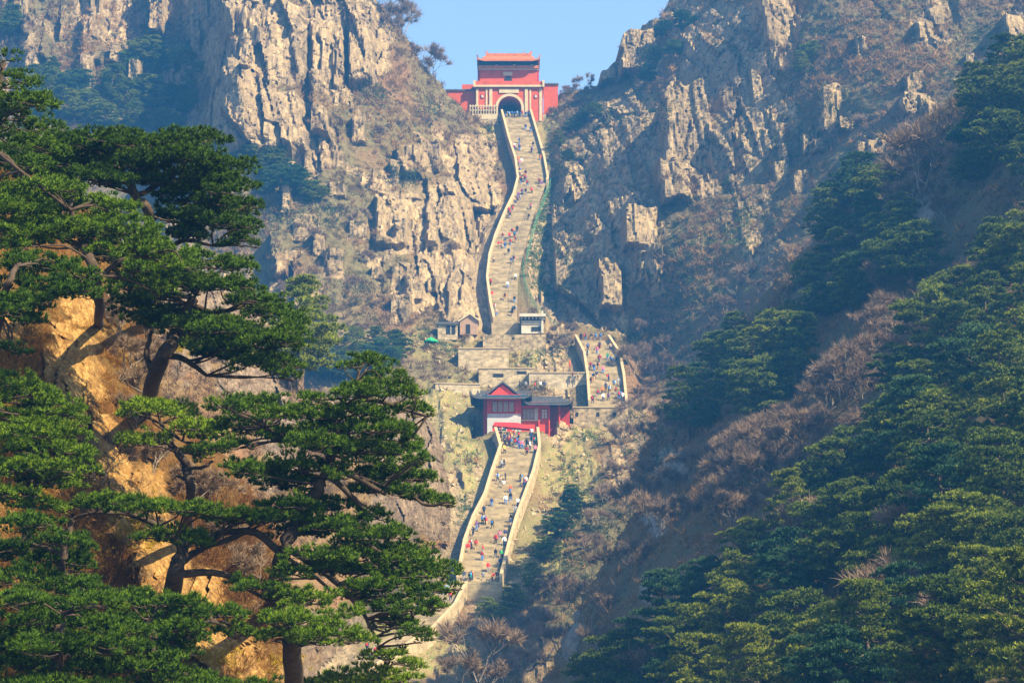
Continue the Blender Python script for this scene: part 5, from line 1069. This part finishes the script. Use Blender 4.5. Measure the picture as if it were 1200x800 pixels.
SKIN = flat('skin', (.50, .29, .19)); HAIR = flat('black_hair', (.012, .010, .009)); SHOE = flat('shoes', (.05, .045, .04))
TROU = ['black', 'navy', 'grey', 'tan', 'blue']
PACK = MB().box(-.15, .15, -.30, -.13, 1.02, 1.42).box(-.11, .11, -.35, -.302, 1.06, 1.25)
pack_me = None
seen = {}
def person(pos, jacket, trousers, kind, rz, where, pack=None):
    global pack_me
    o = link('person', POSES[kind], loc=pos, rot=(0, 0, rz)); s = rnd.uniform(.94, 1.06); o.scale = (s * 1.06, s * 1.06, s)
    for i, m in enumerate((cloth(jacket, COLS[jacket]), cloth(trousers, COLS[trousers]), SKIN, HAIR, SHOE)):
        o.material_slots[i].link = 'OBJECT'; o.material_slots[i].material = m
    if pack:
        if pack_me is None: q = PACK.build('backpack', cloth(pack, COLS[pack]), o); pack_me = q.data
        else: q = link('backpack', pack_me, o)
        q.material_slots[0].link = 'OBJECT'; q.material_slots[0].material = cloth(pack, COLS[pack])
    act = {'climb': 'climbing', 'stand': 'standing', 'descend': 'descending'}[kind]
    lab = 'person in %s top, %s trousers%s, %s %s' % (jacket, trousers, ', %s backpack' % pack if pack else '', act, where)
    tag(o, lab, 'person', 'visitors on the mountain stairs'); seen.setdefault(lab, []).append(o); return o
PEOPLE = {
 'upper': [(592, 138, 'black'), (596, 138.5, 'white'), (600, 138, 'navy'), (603, 139, 'blue'), (606, 138, 'pale-blue'), (609, 139, 'blue'), (612, 138, 'pink'), (616, 138.5, 'navy'), (619, 138, 'blue'),
   (597.5, 176, 'white'), (604.5, 191, 'orange'), (608, 204, 'maroon'), (610, 215, 'black'), (633, 189, 'orange'), (618, 219, 'navy'), (632, 217, 'maroon'), (612, 229, 'navy'), (616, 229.5, 'black'), (623, 228, 'red'), (607.5, 233, 'purple'), (604, 243, 'navy'), (600.5, 250, 'purple'), (597.5, 257, 'black'), (622, 247, 'pale-blue'), (619, 259, 'black'),
   (589, 281, 'maroon'), (603, 280, 'navy'), (597, 281, 'red'), (584.5, 291, 'red'), (588.5, 290, 'orange'), (598, 288, 'red'), (604.5, 286, 'navy'), (592, 292, 'black'), (578.5, 309, 'tan'), (599, 310, 'navy'), (604, 329, 'white'), (574, 336, 'maroon'), (575.5, 350, 'red'), (578, 365, 'white'), (603, 368, 'blue'), (600, 372, 'navy')],
 'middle': [(681, 399, 'black'), (686, 400, 'navy'), (693, 399.5, 'black'), (698, 399.5, 'grey'), (704, 400, 'navy'), (689, 412, 'maroon'), (686.5, 419, 'white'), (702, 411, 'red'), (700, 416, 'pink'), (712, 423, 'green'), (702.5, 426, 'red'), (692, 434, 'maroon'), (696, 436, 'navy'), (701, 434, 'orange'), (723, 424, 'white'), (692, 452, 'orange'), (694, 474, 'navy'), (710, 458, 'navy'), (714, 461, 'white'), (706, 463, 'orange'), (701, 466, 'purple'), (720, 456, 'pale-blue'), (722, 463, 'olive'), (730, 470, 'white'), (727, 455, 'navy')],
 'lower': [(587, 514, 'black'), (591, 519, 'navy'), (595, 518, 'black'), (606, 523, 'maroon'), (608.5, 527, 'purple'), (612, 527, 'pink'), (617, 525, 'navy'), (621, 528, 'white'), (623, 512, 'white'), (626, 522, 'teal'), (627.5, 533, 'pink'), (591, 532, 'yellow'), (588, 550, 'grey'), (583, 565, 'white'), (610, 566, 'olive'), (614, 572, 'navy'), (616.5, 570, 'white'), (576, 594, 'navy'), (567, 604, 'navy'), (565.5, 616, 'white'), (570, 617, 'red'), (576.5, 620, 'black'), (558.5, 622, 'purple'), (561, 624, 'navy'), (554.5, 629, 'grey'), (552, 643, 'white'), (558, 645, 'orange'), (548.5, 649, 'red'), (607, 594, 'white'), (598.5, 619, 'navy'), (604, 604, 'grey'), (581, 638, 'red'), (585.5, 633, 'pink'), (592, 632, 'navy'), (591, 641, 'white'), (580.5, 655, 'black'), (587.5, 656, 'green'), (587, 666, 'navy'), (550.5, 683, 'teal'), (553, 681, 'orange'), (543.5, 681, 'navy'), (566, 681, 'grey'), (577, 682, 'orange'), (582, 681, 'black')],
 'bottom': [(513, 692, 'tan'), (517, 695, 'pink'), (521, 699, 'blue'), (524.5, 697, 'pale-blue'), (528, 706, 'red'), (496, 716, 'white'), (507, 702, 'navy'), (470, 742, 'black'), (440, 770, 'white'), (430, 765, 'navy')],
}
pr = random.Random(3)
for k, n, y0, y1, u0, u1 in (('upper', 16, 172, 262, .05, .3), ('upper', 10, 262, 372, .05, .9), ('upper', 6, 150, 230, .3, .9), ('middle', 14, 404, 472, .1, .9), ('lower', 16, 522, 676, .05, .95), ('lower', 8, 512, 526, .2, .95)):
    p = FLIGHTS[k]['pts']; ys = [q[2] for q in p]
    for q in range(n):
        y = pr.uniform(y0, y1); l, r = np.interp(y, ys, [q_[0] for q_ in p]), np.interp(y, ys, [q_[1] for q_ in p])
        PEOPLE[k].append((float(l + (r - l) * pr.uniform(u0, u1)), y, pr.choice(['navy', 'black', 'red', 'maroon', 'orange', 'white', 'grey', 'blue', 'purple', 'navy', 'black', 'pink', 'tan'])))
PLACE = {'upper': [(150, 'at the gate arch'), (212, 'near the gate'), (262, 'on the second bend'), (300, 'halfway up upper stairs'), (500, 'above the kiosk')],
         'middle': [(405, 'atop the middle stairs'), (440, 'mid middle stairs'), (600, 'foot of middle stairs')],
         'lower': [(540, 'by the red canopy'), (590, 'mid lower stairs'), (630, 'in the lower crowd'), (660, 'lower stairs bottom'), (800, 'foot of lower stairs')],
         'bottom': [(900, 'behind the big pine')]}
for k, ls in PEOPLE.items():
    f = FLIGHTS[k]; zz = np.linspace(f['Z'][0], f['Z'][-1], int(round((f['Z'][-1] - f['Z'][0]) / .2)) + 1); L, Rr, Y = flight_at(k, zz)
    _, pyv = proj((L + Rr) / 2, Y, zz)
    for (px, py, jk) in ls:
        i = int(np.argmin(np.abs(pyv - py))); i = min(max(i, 1), len(zz) - 2)
        yt = (Y[i] + Y[min(i + 1, len(Y) - 1)]) / 2; x = P(px, py, Y[i]).x; x = min(max(x, L[i] + .35), Rr[i] - .35)
        fr = (x - L[i]) / (Rr[i] - L[i]); side = 'cliff side' if fr < .3 else ('gorge side' if fr > .7 else 'centre')
        wh = next(w for lim, w in PLACE[k] if py < lim)
        kind = rnd.choice(['climb', 'climb', 'descend', 'stand']); rz = {'climb': 0, 'descend': math.pi, 'stand': rnd.uniform(-3, 3)}[kind] + rnd.gauss(0, .25)
        person((float(x), float(yt), float(zz[i])), jk, rnd.choice(TROU), kind, rz, wh + ', ' + side, rnd.choice([None, None, 'black', 'red', 'blue']))
# people on the terraces
for (px, py, D, jk, tr) in [(609, 456.5, 443.8, 'black', 'black'), (616, 457, 443.8, 'grey', 'black'), (627, 457, 443.6, 'red', 'navy'), (633.5, 457, 443.6, 'white', 'black'), (638, 457, 443.6, 'navy', 'black'), (668, 431, 447, 'orange', 'red'), (671, 446, 444.5, 'maroon', 'grey'), (677, 446, 444.5, 'tan', 'black')]:
    p = main.hit(px, py); p = p if p is not None and abs(p.y - D) < 8 else P(px, py, D)
    person(P(px, py, min(p.y, D)), jk, tr, 'stand', rnd.uniform(-3, 3), 'on the terrace behind the red hall')
# ================================================================== air
hm = bpy.data.materials.new('haze'); hm.use_nodes = True; nt = hm.node_tree; nt.nodes.clear()
ho = nt.nodes.new('ShaderNodeOutputMaterial'); hv = nt.nodes.new('ShaderNodeVolumePrincipled')
hv.inputs['Color'].default_value = (.08, .40, 1.0, 1); hv.inputs['Density'].default_value = HAZE_DENSITY; hv.inputs['Anisotropy'].default_value = .2
nt.links.new(hv.outputs[0], ho.inputs['Volume'])
tag(MB().box(-3010, 3010, -310, 5010, -3.4, 225).build('haze', hm), kind='stuff')
